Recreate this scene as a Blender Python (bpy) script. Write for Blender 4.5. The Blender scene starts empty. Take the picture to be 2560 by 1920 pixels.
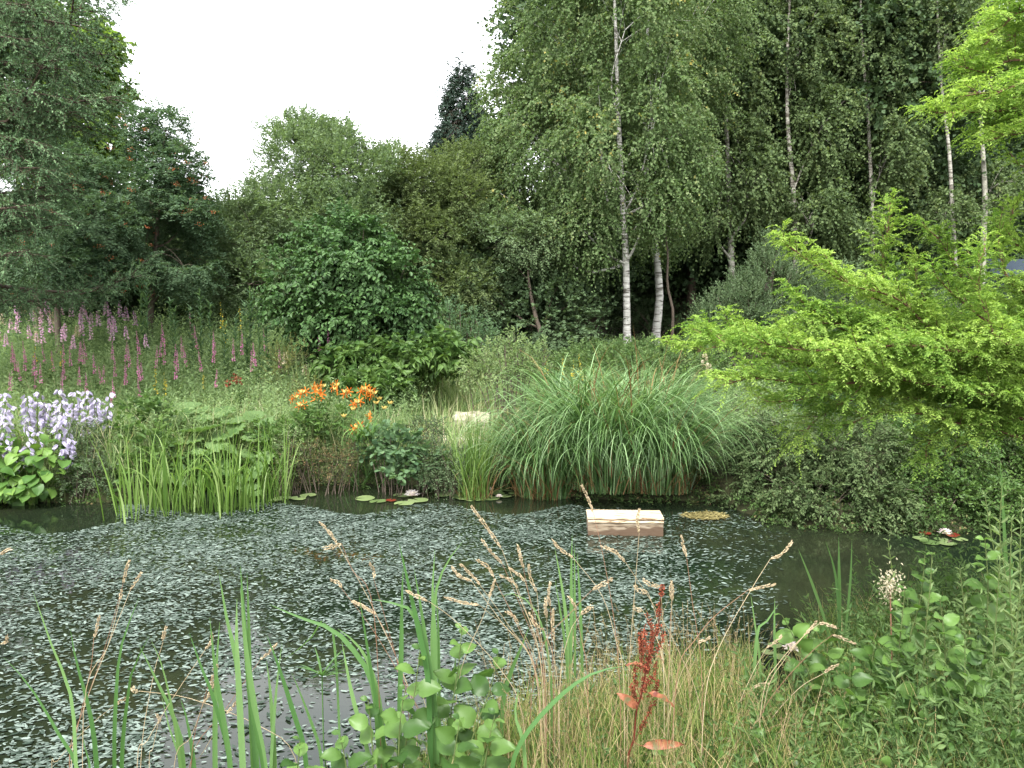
import bpy, math, numpy as np
from mathutils import Vector
S = bpy.context.scene
COL = S.collection
# ------------------------------------------------------------------ camera
H0 = 312.0                                  # image row of the horizon (768 rows)
FOV = math.radians(65)
F = 512 / math.tan(FOV / 2)
TH = math.atan((384 - H0) / F)
CAM = np.array([0, 0, 2.2])
cd = bpy.data.cameras.new('camera'); cam = bpy.data.objects.new('camera', cd); COL.objects.link(cam)
cam.location = CAM; cam.rotation_euler = (math.pi / 2 - TH, 0, 0)
cd.angle = FOV; cd.clip_start = .05; cd.clip_end = 600
S.camera = cam
# ------------------------------------------------------------------ sky, sun, exposure
SUN_EL, SUN_AZ = math.radians(58), math.radians(200)     # high, behind the camera, a little left
w = bpy.data.worlds.new('World'); S.world = w; w.use_nodes = True
nt = w.node_tree; nt.nodes.clear()
sky = nt.nodes.new('ShaderNodeTexSky'); sky.sky_type = 'NISHITA'; sky.sun_disc = False
sky.sun_elevation = SUN_EL; sky.sun_rotation = SUN_AZ; sky.dust_density = 2.5; sky.air_density = 1.0
hs = nt.nodes.new('ShaderNodeHueSaturation'); hs.inputs['Saturation'].default_value = .12
bgn = nt.nodes.new('ShaderNodeBackground'); bgn.inputs[1].default_value = .15
wo = nt.nodes.new('ShaderNodeOutputWorld')
nt.links.new(sky.outputs[0], hs.inputs['Color']); nt.links.new(hs.outputs[0], bgn.inputs[0]); nt.links.new(bgn.outputs[0], wo.inputs[0])
sl = bpy.data.lights.new('sun', 'SUN'); sl.energy = 1.3; sl.angle = math.radians(14); sl.color = (1, .97, .92)
so = bpy.data.objects.new('sun', sl); COL.objects.link(so)
so.rotation_euler = (math.pi / 2 - SUN_EL, 0, math.pi - SUN_AZ)
S.view_settings.view_transform = 'Standard'; S.view_settings.look = 'None'
S.view_settings.gamma = 1; S.view_settings.use_curve_mapping = False
S.view_settings.exposure = 2.5
S.render.resolution_x = 1024; S.render.resolution_y = 768
S.render.engine = 'CYCLES'; S.cycles.max_bounces = 6; S.cycles.transmission_bounces = 4; S.cycles.diffuse_bounces = 4

# ------------------------------------------------------------------ geometry helpers
PI = math.pi
def ray(px, py):
    c, s = math.cos(TH), math.sin(TH); u = (384 - py) / F
    return np.array([(px - 512) / F, c + u * s, -s + u * c])
def at(px, py, Y):
    d = ray(px, py); return CAM + d * (Y / d[1])
def onz(px, py, z=0.):
    d = ray(px, py); return CAM + d * ((z - CAM[2]) / d[2])
def unit(a): return a / np.maximum(np.linalg.norm(a, axis=-1, keepdims=True), 1e-9)
def R(seed): return np.random.default_rng(seed)

far_px = [(-300, 510), (0, 503), (110, 503), (200, 490), (280, 484), (400, 485), (480, 489), (600, 500), (725, 502), (760, 522), (850, 532), (960, 532), (1024, 524), (1300, 515)]
near_px = [(-500, 1500), (0, 1100), (280, 860), (400, 790), (500, 740), (640, 705), (760, 680), (860, 650), (940, 620), (1024, 600), (1300, 570)]
FP = np.array([onz(*p) for p in far_px]); NP_ = np.array([onz(*p) for p in near_px])
def yF(x): return np.interp(x, FP[:, 0], FP[:, 1])
def yN(x): return np.interp(x, NP_[:, 0], NP_[:, 1])
def wob(x, y): return np.sin(x * 1.7 + 1.3 * np.sin(y * .9)) * .5 + np.sin(y * 2.3 + 1.1 * np.sin(x * 1.3)) * .5
def gz(x, y):
    x = np.asarray(x, float); y = np.asarray(y, float)
    a = np.interp(y - yF(x), [-4, -1, -.1, .15, .5, 2, 6, 12, 25, 60, 200], [-.8, -.5, -.12, .1, .24, .38, .8, 1.08, 1.35, 1.5, 1.5])
    b = np.interp(yN(x) - y, [-3, -.6, 0, .5, 2, 5, 50], [-.8, -.3, -.05, .12, .3, .5, .6])
    z = np.maximum(a, b)
    return z + .04 * wob(x * .9, y * .9) * np.clip((z + .1) * 3, 0, 1)

class G:
    """collects instanced pieces and links them as one mesh"""
    def __init__(s): s.v = []; s.f = []; s.a = []; s.m = []; s.n = 0
    def add(s, V, Fc, A, m=0, smooth=False):
        V = np.asarray(V, float).reshape(-1, 3); Fc = np.asarray(Fc, int)
        s.f.append(Fc + s.n); s.v.append(V); s.n += len(V)
        s.a.append(np.broadcast_to(np.asarray(A, float), (len(Fc),)).astype(float)); s.m.append((m, len(Fc), smooth))
        return s
    def inst(s, T, B, D, N, L, W, A, m=0):
        """T=(verts(u,v,w), faces); one copy per row of B"""
        tv, tf = T[:2]; n = len(B)
        if n == 0: return s
        D = unit(D); N = N - (N * D).sum(-1, keepdims=True) * D; N = unit(N); C = np.cross(N, D)
        L = np.broadcast_to(np.asarray(L, float), (n,)); W = np.broadcast_to(np.asarray(W, float), (n,))
        tv = np.asarray(tv, float)
        V = B[:, None] + D[:, None] * (tv[None, :, 0:1] * L[:, None, None]) + C[:, None] * (tv[None, :, 1:2] * W[:, None, None]) + N[:, None] * (tv[None, :, 2:3] * L[:, None, None])
        Fc = np.asarray(tf)[None] + (np.arange(n) * len(tv))[:, None, None]
        A = np.repeat(np.broadcast_to(np.asarray(A, float), (n,)), len(tf))
        return s.add(V, Fc.reshape(-1, Fc.shape[-1]), A, m, len(T) > 2)
    def tubes(s, P, Rd, sides=3, A=.5, m=0, smooth=True):
        """P (n,k,3), Rd (n,k)"""
        P = np.asarray(P, float); Rd = np.broadcast_to(np.asarray(Rd, float), P.shape[:2]); n, k, _ = P.shape
        T = unit(np.gradient(P, axis=1)); ref = np.where(np.abs(T[:, :1, 2:3]) > .8, np.array([1., 0, 0]), np.array([0, 0, 1.]))
        U = unit(np.cross(T, ref)); Vv = np.cross(T, U)
        an = np.arange(sides) * 2 * PI / sides
        ring = P[:, :, None] + Rd[:, :, None, None] * (np.cos(an)[:, None] * U[:, :, None] + np.sin(an)[:, None] * Vv[:, :, None])
        i = np.arange(k - 1)[:, None] * sides; j = np.arange(sides)[None]
        q = np.stack([i + j, i + (j + 1) % sides, i + sides + (j + 1) % sides, i + sides + j], -1).reshape(-1, 4)
        Fc = (q[None] + (np.arange(n) * k * sides)[:, None, None]).reshape(-1, 4)
        A = np.repeat(np.broadcast_to(np.asarray(A, float), (n,)), len(q))
        return s.add(ring, Fc, A, m, smooth)
    def blades(s, B, az, e0, L, W, bend, A, K=6, power=1.6, roll=None, m=0, prof=None, fold=0.):
        """ribbons leaving B at elevation e0 and bending over by 'bend' radians"""
        n = len(B); t = np.linspace(0, 1, K + 1)
        e = e0[:, None] - bend[:, None] * t[None] ** power
        st = (L / K)[:, None]
        dh = np.cos(e) * st; dz = np.sin(e) * st
        h = np.concatenate([np.zeros((n, 1)), np.cumsum(dh[:, :-1], 1)], 1); z = np.concatenate([np.zeros((n, 1)), np.cumsum(dz[:, :-1], 1)], 1)
        hd = np.stack([np.cos(az), np.sin(az), 0 * az], -1)
        P = B[:, None] + hd[:, None] * h[..., None]; P[..., 2] += z
        sd = np.stack([-np.sin(az), np.cos(az), 0 * az], -1)
        if roll is not None:
            sd = unit(sd * np.cos(roll)[:, None] + hd * np.sin(roll)[:, None])
        if prof is None: prof = np.minimum(1, (1 - t) * 2.2) * (.6 + .4 * np.minimum(1, t * 4)) + .02
        wv = sd[:, None] * (W[:, None] * prof[None] * .5)[..., None]
        if fold:
            up = np.array([0, 0, 1.]) * (W[:, None] * prof[None] * fold)[..., None] + hd[:, None] * 0
            V = np.stack([P - wv + up, P, P + wv + up], 2)
            i = np.arange(K)[:, None] * 3; j = np.arange(2)[None]; q = np.stack([i + j, i + j + 1, i + j + 4, i + j + 3], -1).reshape(-1, 4); per = 3 * (K + 1)
        else:
            V = np.stack([P - wv, P + wv], 2); i = np.arange(K) * 2; q = np.stack([i, i + 1, i + 3, i + 2], -1); per = 2 * (K + 1)
        Fc = (q[None] + (np.arange(n) * per)[:, None, None]).reshape(-1, 4)
        A = np.broadcast_to(np.asarray(A, float), (n,)); A = np.repeat(A, len(q))
        return s.add(V, Fc, A, m, True)
    def sprays(s, P0, D, L, nl, lL, lW, T, rg, droop=.3, ang=.9, tilt=.5, up=1., A=None, avar=.35, tw=.003, m=0, mt=None, start=.1, taper=.3, K=4, hang=0.):
        """curved twigs carrying leaves on alternate sides"""
        n = len(P0); D = unit(D); L = np.broadcast_to(np.asarray(L, float), (n,)) * rg.uniform(.7, 1.25, n)
        A = rg.random(n) if A is None else np.broadcast_to(np.asarray(A, float), (n,))
        G_ = np.array([0, 0, -1.])
        def pt(t): return P0[:, None] + D[:, None] * (L[:, None] * t)[..., None] + G_ * (droop * L[:, None] * t ** 2)[..., None]
        if tw:
            t = np.broadcast_to(np.linspace(0, 1, K)[None], (n, K)); s.tubes(pt(t), tw * (1.15 - t), 3, .1, mt if mt is not None else m)
        t = np.broadcast_to(np.linspace(start, 1, nl)[None], (n, nl)) + rg.normal(0, .3 / nl, (n, nl)); t = np.clip(t, 0, 1)
        P = pt(t); T_ = unit(D[:, None] + 2 * droop * t[..., None] * G_)
        side = unit(np.cross(T_, np.array([0, 0, 1.]) + .001)); sg = np.where(np.arange(nl) % 2 == 0, 1., -1.)[None, :, None]
        nrm = np.cross(side, T_)
        roll = rg.normal(0, tilt, (n, nl, 1))
        sv = side * sg * np.cos(roll) + nrm * np.sin(roll)
        LD = T_ * math.cos(ang) + sv * math.sin(ang) + rg.normal(0, .18, (n, nl, 3)) + G_ * hang
        N = nrm * up + rg.normal(0, tilt, (n, nl, 3))
        l = lL * rg.uniform(.65, 1.2, (n, nl)) * (1 - taper * t)
        a = np.clip(A[:, None] * (1 - avar) + avar * rg.random((n, nl)), 0, 1)
        s.inst(T, P.reshape(-1, 3), LD.reshape(-1, 3), N.reshape(-1, 3), l.ravel(), (l * lW / lL).ravel(), a.ravel(), m)
        return s
    def build(s, name, mats, parent=None, org=None):
        me = bpy.data.meshes.new(name)
        V = np.concatenate(s.v)
        org = np.zeros(3) if org is None else np.asarray(org, float)
        V = V - org
        ls = [np.full(len(f), f.shape[1]) for f in s.f]; ls = np.concatenate(ls)
        loops = np.concatenate([f.ravel() for f in s.f])
        me.vertices.add(len(V)); me.vertices.foreach_set('co', V.astype(np.float32).ravel())
        me.loops.add(len(loops)); me.loops.foreach_set('vertex_index', loops.astype(np.int32))
        me.polygons.add(len(ls)); st = np.concatenate([[0], np.cumsum(ls)[:-1]])
        me.polygons.foreach_set('loop_start', st.astype(np.int32)); me.polygons.foreach_set('loop_total', ls.astype(np.int32))
        if not isinstance(mats, (list, tuple)): mats = [mats]
        for m in mats: me.materials.append(m)
        me.polygons.foreach_set('material_index', np.concatenate([np.full(c, m) for m, c, _ in s.m]).astype(np.int32))
        me.polygons.foreach_set('use_smooth', np.concatenate([np.full(c, sm) for _, c, sm in s.m]))
        at_ = me.attributes.new('v', 'FLOAT', 'FACE'); at_.data.foreach_set('value', np.concatenate(s.a).astype(np.float32))
        me.update(calc_edges=True)
        o = bpy.data.objects.new(name, me); COL.objects.link(o)
        if parent is not None: o.parent = parent
        else: o.location = org
        return o

# leaf shapes: along, across, up
DIA = ([(0, 0, 0), (.45, .5, .05), (1, 0, -.06), (.45, -.5, .05)], [(0, 1, 2, 3)])
FOLD = ([(0, 0, 0), (.28, .45, .09), (.68, .36, .06), (1, 0, -.12), (.68, -.36, .06), (.28, -.45, .09)], [(0, 3, 2, 1), (0, 5, 4, 3)])
ROUND = ([(0, 0, 0), (.12, .34, .06), (.45, .52, .1), (.82, .36, .04), (1, 0, -.06), (.82, -.36, .04), (.45, -.52, .1), (.12, -.34, .06)], [(0, 4, 3, 2, 1), (0, 7, 6, 5, 4)])
def leafT(K=8, prof=lambda t: math.sin(PI * t ** .8) ** .75, fold=.14, curl=.25, rib=.012, teeth=.03):
    V, Fc = [], []
    for i in range(K + 1):
        t = i / K; w_ = .5 * prof(min(max(t, .0), 1)) + .004; w_ *= 1 + teeth * (1 if i % 2 else -1)
        for c in (-1, -.5, 0, .5, 1):
            V.append((t - .05 * abs(c) * (1 - t), c * w_, fold * abs(c) * w_ * 2 - curl * t * t + rib * (1 if i % 2 else -1) * (abs(c) > .1) + .05 * math.sin(t * 5 + c * 2)))
        if i < K: Fc += [(5 * i + c, 5 * i + c + 1, 5 * i + c + 6, 5 * i + c + 5) for c in range(4)]
    return V, Fc, 1
BROAD = leafT(9); OVAL = leafT(5, teeth=0, curl=.3); LANCE = leafT(6, lambda t: math.sin(PI * t ** .65) ** .9, teeth=0, curl=.35)
OVO = ([(0, 0, 0), (.4, .5, .0), (1, 0, 0), (.4, -.5, 0), (.4, 0, .25), (.4, 0, -.25)], [(0, 1, 4), (1, 2, 4), (2, 3, 4), (3, 0, 4), (0, 5, 1), (1, 5, 2), (2, 5, 3), (3, 5, 0)])

# ------------------------------------------------------------------ materials
def ramp(nt, stops):
    r = nt.nodes.new('ShaderNodeValToRGB'); e = r.color_ramp.elements
    while len(e) < len(stops): e.new(.5)
    for i, (p, c) in enumerate(stops): e[i].position = p; e[i].color = (*c, 1)
    return r
def leafm(name, stops, trans=.35, rough=.6, spec=.12, tgain=1.5):
    stops = [(p, tuple(c * .8 for c in col)) for p, col in stops]
    m = bpy.data.materials.new(name); m.use_nodes = True; nt = m.node_tree; nt.nodes.clear()
    a = nt.nodes.new('ShaderNodeAttribute'); a.attribute_name = 'v'
    r = ramp(nt, stops); nt.links.new(a.outputs['Fac'], r.inputs[0])
    p = nt.nodes.new('ShaderNodeBsdfPrincipled'); p.inputs['Roughness'].default_value = rough; p.inputs['Specular IOR Level'].default_value = spec
    nt.links.new(r.outputs[0], p.inputs['Base Color'])
    o = nt.nodes.new('ShaderNodeOutputMaterial')
    if trans:
        t = nt.nodes.new('ShaderNodeBsdfTranslucent'); v = nt.nodes.new('ShaderNodeMix'); v.data_type = 'RGBA'; v.blend_type = 'MULTIPLY'
        v.inputs[0].default_value = 1; v.inputs[7].default_value = (tgain * 1.05, tgain * 1.1, tgain * .6, 1)
        nt.links.new(r.outputs[0], v.inputs[6]); nt.links.new(v.outputs[2], t.inputs[0])
        x = nt.nodes.new('ShaderNodeMixShader'); x.inputs[0].default_value = trans
        nt.links.new(p.outputs[0], x.inputs[1]); nt.links.new(t.outputs[0], x.inputs[2]); nt.links.new(x.outputs[0], o.inputs[0])
    else: nt.links.new(p.outputs[0], o.inputs[0])
    return m
def noisem(name, stops, scale=5, stretch=(1, 1, 1), rough=.85, detail=6, bump=.3, spec=.2, dist=0.):
    m = bpy.data.materials.new(name); m.use_nodes = True; nt = m.node_tree; p = nt.nodes['Principled BSDF']
    tc = nt.nodes.new('ShaderNodeTexCoord'); mp = nt.nodes.new('ShaderNodeMapping'); mp.inputs['Scale'].default_value = stretch
    n = nt.nodes.new('ShaderNodeTexNoise'); n.inputs['Scale'].default_value = scale; n.inputs['Detail'].default_value = detail; n.inputs['Distortion'].default_value = dist
    nt.links.new(tc.outputs['Object'], mp.inputs[0]); nt.links.new(mp.outputs[0], n.inputs[0])
    r = ramp(nt, stops); nt.links.new(n.outputs[0], r.inputs[0]); nt.links.new(r.outputs[0], p.inputs['Base Color'])
    p.inputs['Roughness'].default_value = rough; p.inputs['Specular IOR Level'].default_value = spec
    if bump:
        b = nt.nodes.new('ShaderNodeBump'); b.inputs['Strength'].default_value = bump; b.inputs['Distance'].default_value = .02
        nt.links.new(n.outputs[0], b.inputs['Height']); nt.links.new(b.outputs[0], p.inputs['Normal'])
    return m
def g3(d, l, k=1.): return [(0, tuple(c * k for c in d)), (1, tuple(c * k for c in l))]

M = {}
M['birch'] = leafm('birch_leaf', [(0, (.045, .075, .025)), (.45, (.10, .16, .058)), (.76, (.185, .235, .11)), (.84, (.34, .29, .08)), (1, (.55, .42, .12))], .38)
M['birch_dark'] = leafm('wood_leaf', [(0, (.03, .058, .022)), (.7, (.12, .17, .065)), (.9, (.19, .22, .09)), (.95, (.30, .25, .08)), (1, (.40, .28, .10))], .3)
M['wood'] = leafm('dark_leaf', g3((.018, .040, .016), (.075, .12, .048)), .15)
M['willow'] = leafm('willow_leaf', g3((.065, .115, .045), (.20, .27, .14)), .35)
M['willow_dark'] = leafm('scrub_leaf', g3((.035, .065, .028), (.10, .15, .07)), .2)
M['hawthorn'] = leafm('hawthorn_leaf', g3((.055, .09, .03), (.165, .21, .085)), .35)
M['rowan'] = leafm('rowan_leaf', g3((.035, .08, .038), (.135, .205, .11)), .3)
M['sycamore'] = leafm('sycamore_leaf', g3((.06, .12, .025), (.20, .29, .06)), .45)
M['conifer'] = leafm('spruce_needle', g3((.04, .09, .04), (.17, .27, .13)), .12)
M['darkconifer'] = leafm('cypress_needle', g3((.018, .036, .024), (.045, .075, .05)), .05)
M['hazel'] = leafm('hazel_leaf', g3((.014, .045, .010), (.085, .165, .05)), .22, .5, .2)
M['greywillow'] = leafm('sallow_leaf', g3((.035, .07, .025), (.15, .21, .11)), .25)
M['creepwillow'] = leafm('creeping_willow_leaf', g3((.02, .048, .013), (.14, .19, .08)), .2)
M['lime'] = leafm('lime_needle', g3((.09, .20, .03), (.40, .54, .13)), .5, .6, .08, 1.2)
M['herb'] = leafm('herb_leaf', g3((.04, .085, .025), (.14, .21, .075)), .35)
M['herb2'] = leafm('herb_blue_leaf', g3((.045, .095, .045), (.13, .21, .10)), .35)
M['meadowherb'] = leafm('meadow_leaf', g3((.10, .17, .065), (.30, .40, .19)), .4)
M['meadowgrass'] = leafm('meadow_blade', [(0, (.13, .21, .07)), (.6, (.28, .36, .16)), (.85, (.40, .40, .23)), (1, (.50, .42, .30))], .35)
M['yellowherb'] = leafm('yellow_herb_leaf', g3((.10, .13, .03), (.24, .24, .08)), .35)
M['bigleaf'] = leafm('large_leaf', g3((.03, .075, .018), (.11, .185, .045)), .3, .45, .2)
M['hosta'] = leafm('hosta_leaf', g3((.045, .11, .022), (.14, .24, .05)), .3, .45, .2)
M['gunnera'] = leafm('scalloped_leaf', g3((.055, .11, .03), (.14, .22, .08)), .3, .55, .2)
M['sedge'] = leafm('sedge_blade', [(0, (.03, .075, .018)), (.6, (.10, .19, .055)), (1, (.25, .37, .18))], .25, .45, .3)
M['sedge_dead'] = leafm('dead_sedge', g3((.12, .06, .025), (.30, .19, .09)), .2)
M['reed'] = leafm('reed_blade', [(0, (.06, .125, .02)), (.75, (.16, .26, .06)), (1, (.30, .40, .16))], .4, .45, .25)
M['iris'] = leafm('iris_blade', g3((.06, .145, .04), (.16, .27, .10)), .35, .5, .2)
M['grass'] = leafm('grass_blade', [(0, (.06, .12, .025)), (.58, (.16, .235, .055)), (.84, (.27, .25, .10)), (1, (.42, .34, .18))], .35)
M['drygrass'] = leafm('dry_grass', [(0, (.11, .12, .05)), (.4, (.23, .165, .085)), (1, (.38, .29, .18))], .25)
M['straw'] = leafm('straw', g3((.26, .20, .11), (.54, .44, .30)), .2)
M['redstem'] = leafm('red_stem', g3((.13, .06, .04), (.28, .16, .10)), 0)
M['dock'] = leafm('dock_red', g3((.09, .020, .012), (.26, .075, .04)), .1, .7, .1)
M['dockleaf'] = noisem('dock_leaf', [(.35, (.06, .055, .02)), (.45, (.12, .045, .018)), (.55, (.17, .06, .028)), (.65, (.08, .02, .012))], 28, (1, 1, 1), .55, 5, .4, .25)
M['alder'] = leafm('alder_leaf', g3((.035, .085, .018), (.13, .23, .055)), .38, .42, .25)
M['palewillow'] = leafm('osier_leaf', g3((.10, .16, .06), (.22, .29, .13)), .35)
M['brownshrub'] = leafm('rusty_leaf', [(0, (.035, .055, .018)), (.5, (.09, .11, .04)), (.8, (.17, .11, .055)), (1, (.28, .18, .10))], .25)
M['edge'] = leafm('edge_weed_leaf', [(0, (.03, .065, .018)), (.7, (.09, .15, .045)), (.9, (.16, .13, .06)), (1, (.26, .18, .10))], .25)
M['pink'] = leafm('fireweed_petal', g3((.48, .24, .48), (.80, .56, .78)), .35, .6, .1)
M['magenta'] = leafm('loosestrife_petal', g3((.44, .12, .32), (.74, .32, .56)), .35, .6, .1)
M['lilac'] = leafm('lilac_petal', g3((.36, .32, .50), (.62, .58, .76)), .3, .6)
M['orange'] = leafm('orange_petal', g3((.50, .11, .012), (.72, .24, .04)), .35, .6, .1)
M['budyellow'] = leafm('yellow_bud', g3((.45, .34, .09), (.6, .46, .16)), .3, .6, .1)
M['yellow'] = leafm('yellow_petal', g3((.45, .34, .03), (.6, .48, .07)), .3, .6, .1)
M['cream'] = leafm('cream_petal', g3((.34, .30, .21), (.5, .45, .34)), .3, .6, .1)
M['whitepetal'] = leafm('lily_petal', g3((.82, .66, .76), (.95, .9, .94)), .3, .4)
M['redpad'] = leafm('red_pad', g3((.10, .014, .008), (.14, .025, .012)), 0, .35, .4)
M['pad'] = leafm('lily_pad', g3((.06, .10, .03), (.15, .20, .08)), 0, .35, .4)
M['weed'] = leafm('pondweed', g3((.010, .024, .012), (.17, .215, .185)), 0, .42, .35)
M['algae'] = leafm('algae', g3((.14, .12, .04), (.28, .24, .10)), 0, .7, .2)
M['berry'] = leafm('berry', g3((.30, .07, .02), (.48, .15, .04)), 0, .4, .4)
M['twig'] = leafm('dark_twig', g3((.03, .03, .016), (.07, .06, .035)), 0)
M['stem'] = leafm('green_stem', g3((.06, .09, .03), (.12, .15, .05)), 0)
M['bark'] = noisem('brown_bark', [(0.2, (.05, .04, .03)), (.8, (.14, .11, .085))], 6, (3, 3, .7))
M['darkbark'] = noisem('dark_bark', [(0.2, (.03, .024, .018)), (.8, (.09, .065, .045))], 6, (3, 3, .7))
M['greybark'] = noisem('grey_bark', [(0.3, (.10, .10, .075)), (.5, (.22, .21, .17)), (.7, (.30, .29, .24))], 5, (2, 2, 3))
M['redbark'] = noisem('twig_bark', [(0.2, (.07, .035, .02)), (.8, (.17, .10, .06))], 20)
# white birch bark: dark cross-bands on cream
def birchbark():
    m = noisem('birch_bark', [(0, (.05, .045, .04)), (.40, (.10, .09, .075)), (.46, (.34, .33, .30)), (.75, (.55, .54, .50))], 2.2, (1.6, 1.6, 9), .6, 8, .25, .3, .4)
    return m
M['birchbark'] = birchbark(); M['shadebark'] = noisem('shaded_birch_bark', [(0, (.04, .035, .03)), (.42, (.08, .07, .055)), (.5, (.20, .19, .16)), (.75, (.34, .33, .28))], 2.2, (1.6, 1.6, 7), .7, 8, .25, .2, .4)  # second bark: darker copy of the first, woodland shade put into its colour
M['soil'] = noisem('bank_soil', [(.3, (.02, .016, .009)), (.5, (.03, .032, .014)), (.7, (.045, .05, .02))], 3, (1, 1, 1), .95, 8, .6)
M['path'] = noisem('dry_path', [(.3, (.10, .075, .04)), (.5, (.19, .14, .085)), (.7, (.27, .21, .14))], 14, (1, 1, 1), .95, 8, .6)
M['stone'] = noisem('pale_stone', [(.35, (.12, .11, .075)), (.5, (.26, .24, .17)), (.65, (.42, .40, .30))], 7, (1, 1, 2), .9, 8, .5)
M['shed'] = noisem('shed_board', [(.3, (.014, .022, .03)), (.7, (.028, .04, .055))], 3, (8, 8, .5), .8)
def woodm(name, k, wet=None):
    m = bpy.data.materials.new(name); m.use_nodes = True; nt = m.node_tree; p = nt.nodes['Principled BSDF']; p.inputs['Roughness'].default_value = .75
    tc = nt.nodes.new('ShaderNodeTexCoord'); mp = nt.nodes.new('ShaderNodeMapping'); mp.inputs['Scale'].default_value = (1.5, 16, 16)
    n = nt.nodes.new('ShaderNodeTexNoise'); n.inputs['Scale'].default_value = 5; n.inputs['Detail'].default_value = 8; n.inputs['Distortion'].default_value = 1.2
    nt.links.new(tc.outputs['Object'], mp.inputs[0]); nt.links.new(mp.outputs[0], n.inputs[0])
    r = ramp(nt, [(.36, (.16 * k, .10 * k, .05 * k)), (.47, (.46 * k, .34 * k, .21 * k)), (.62, (.70 * k, .58 * k, .42 * k))]); nt.links.new(n.outputs[0], r.inputs[0])
    # dark knots
    kn = nt.nodes.new('ShaderNodeTexVoronoi'); kn.inputs['Scale'].default_value = 5.5
    km = nt.nodes.new('ShaderNodeMapping'); km.inputs['Scale'].default_value = (1, 1.6, 1.6); nt.links.new(tc.outputs['Object'], km.inputs[0]); nt.links.new(km.outputs[0], kn.inputs[0])
    kr = ramp(nt, [(.05, (.25, .18, .12)), (.13, (1, 1, 1))]); nt.links.new(kn.outputs[0], kr.inputs[0])
    mx = nt.nodes.new('ShaderNodeMix'); mx.data_type = 'RGBA'; mx.blend_type = 'MULTIPLY'; mx.inputs[0].default_value = .8
    nt.links.new(r.outputs[0], mx.inputs[6]); nt.links.new(kr.outputs[0], mx.inputs[7]); last = mx.outputs[2]
    if wet is not None:
        sx = nt.nodes.new('ShaderNodeSeparateXYZ'); nt.links.new(tc.outputs['Object'], sx.inputs[0])
        n2 = nt.nodes.new('ShaderNodeTexNoise'); n2.inputs['Scale'].default_value = 4.5; nt.links.new(tc.outputs['Object'], n2.inputs[0])
        ad = nt.nodes.new('ShaderNodeMath'); ad.operation = 'MULTIPLY_ADD'; ad.inputs[1].default_value = -.16; nt.links.new(n2.outputs[0], ad.inputs[0]); nt.links.new(sx.outputs[2], ad.inputs[2])
        wr = ramp(nt, [(0, (1, 1, 1)), (.012, (0, 0, 0))]); sb = nt.nodes.new('ShaderNodeMath'); sb.operation = 'SUBTRACT'; sb.inputs[1].default_value = wet - .08
        nt.links.new(ad.outputs[0], sb.inputs[0]); nt.links.new(sb.outputs[0], wr.inputs[0])
        m2 = nt.nodes.new('ShaderNodeMix'); m2.data_type = 'RGBA'; m2.blend_type = 'MIX'; wr.color_ramp.elements[0].color = (.9, .9, .9, 1); m2.inputs[7].default_value = (.055, .030, .014, 1)
        nt.links.new(wr.outputs[0], m2.inputs[0]); nt.links.new(last, m2.inputs[6]); last = m2.outputs[2]
    nt.links.new(last, p.inputs['Base Color']); return m
M['plank'] = woodm('fresh_plank', .72); M['shadeplank'] = woodm('shaded_plank_side', .30, .055)  # sides: darker copy of the lid timber, shade put into the colour
def waterm():
    m = bpy.data.materials.new('pond_water'); m.use_nodes = True; nt = m.node_tree; p = nt.nodes['Principled BSDF']
    tc = nt.nodes.new('ShaderNodeTexCoord')
    n0 = nt.nodes.new('ShaderNodeTexNoise'); n0.inputs['Scale'].default_value = .55; n0.inputs['Detail'].default_value = 4; nt.links.new(tc.outputs['Object'], n0.inputs[0])
    r = ramp(nt, [(.35, (.004, .009, .005)), (.7, (.016, .018, .009))]); nt.links.new(n0.outputs[0], r.inputs[0]); nt.links.new(r.outputs[0], p.inputs['Base Color'])
    p.inputs['Roughness'].default_value = .03; p.inputs['IOR'].default_value = 1.5
    mp = nt.nodes.new('ShaderNodeMapping'); mp.inputs['Scale'].default_value = (1, 1.8, 1)
    n = nt.nodes.new('ShaderNodeTexNoise'); n.inputs['Scale'].default_value = 9; n.inputs['Detail'].default_value = 3
    nt.links.new(tc.outputs['Object'], mp.inputs[0]); nt.links.new(mp.outputs[0], n.inputs[0])
    b = nt.nodes.new('ShaderNodeBump'); b.inputs['Strength'].default_value = .012; b.inputs['Distance'].default_value = .05
    nt.links.new(n.outputs[0], b.inputs['Height']); nt.links.new(b.outputs[0], p.inputs['Normal'])
    return m
M['water'] = waterm()

# ------------------------------------------------------------------ things
def tag(o, label=None, cat=None, group=None, kind=None):
    for k, v in (('label', label), ('category', cat), ('group', group), ('kind', kind)):
        if v: o[k] = v
    return o
def thing(name, label, cat, loc, group=None, rz=0):
    o = bpy.data.objects.new(name, None); COL.objects.link(o); o.location = [float(c) for c in loc]; o.rotation_euler.z = rz
    o.empty_display_size = .1
    return tag(o, label, cat, group)
def part(name, g, mats, root):
    o = g.build(name, mats, None, org=root['_o'] if '_o' in root else np.array(root.location)); o.location = (0, 0, 0); o.parent = root
    return o
def dup(root, loc, rz=0, sc=1., label=None, group=None):
    r = root.copy(); COL.objects.link(r); r.location = [float(c) for c in loc]; r.rotation_euler.z = rz; r.scale = (sc, sc, sc) if np.isscalar(sc) else sc
    if label: r['label'] = label
    if group: r['group'] = group
    for ch in list(root.children):
        c = ch.copy(); COL.objects.link(c); c.parent = r
        for gch in list(ch.children):
            d = gch.copy(); COL.objects.link(d); d.parent = c
    return r
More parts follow.
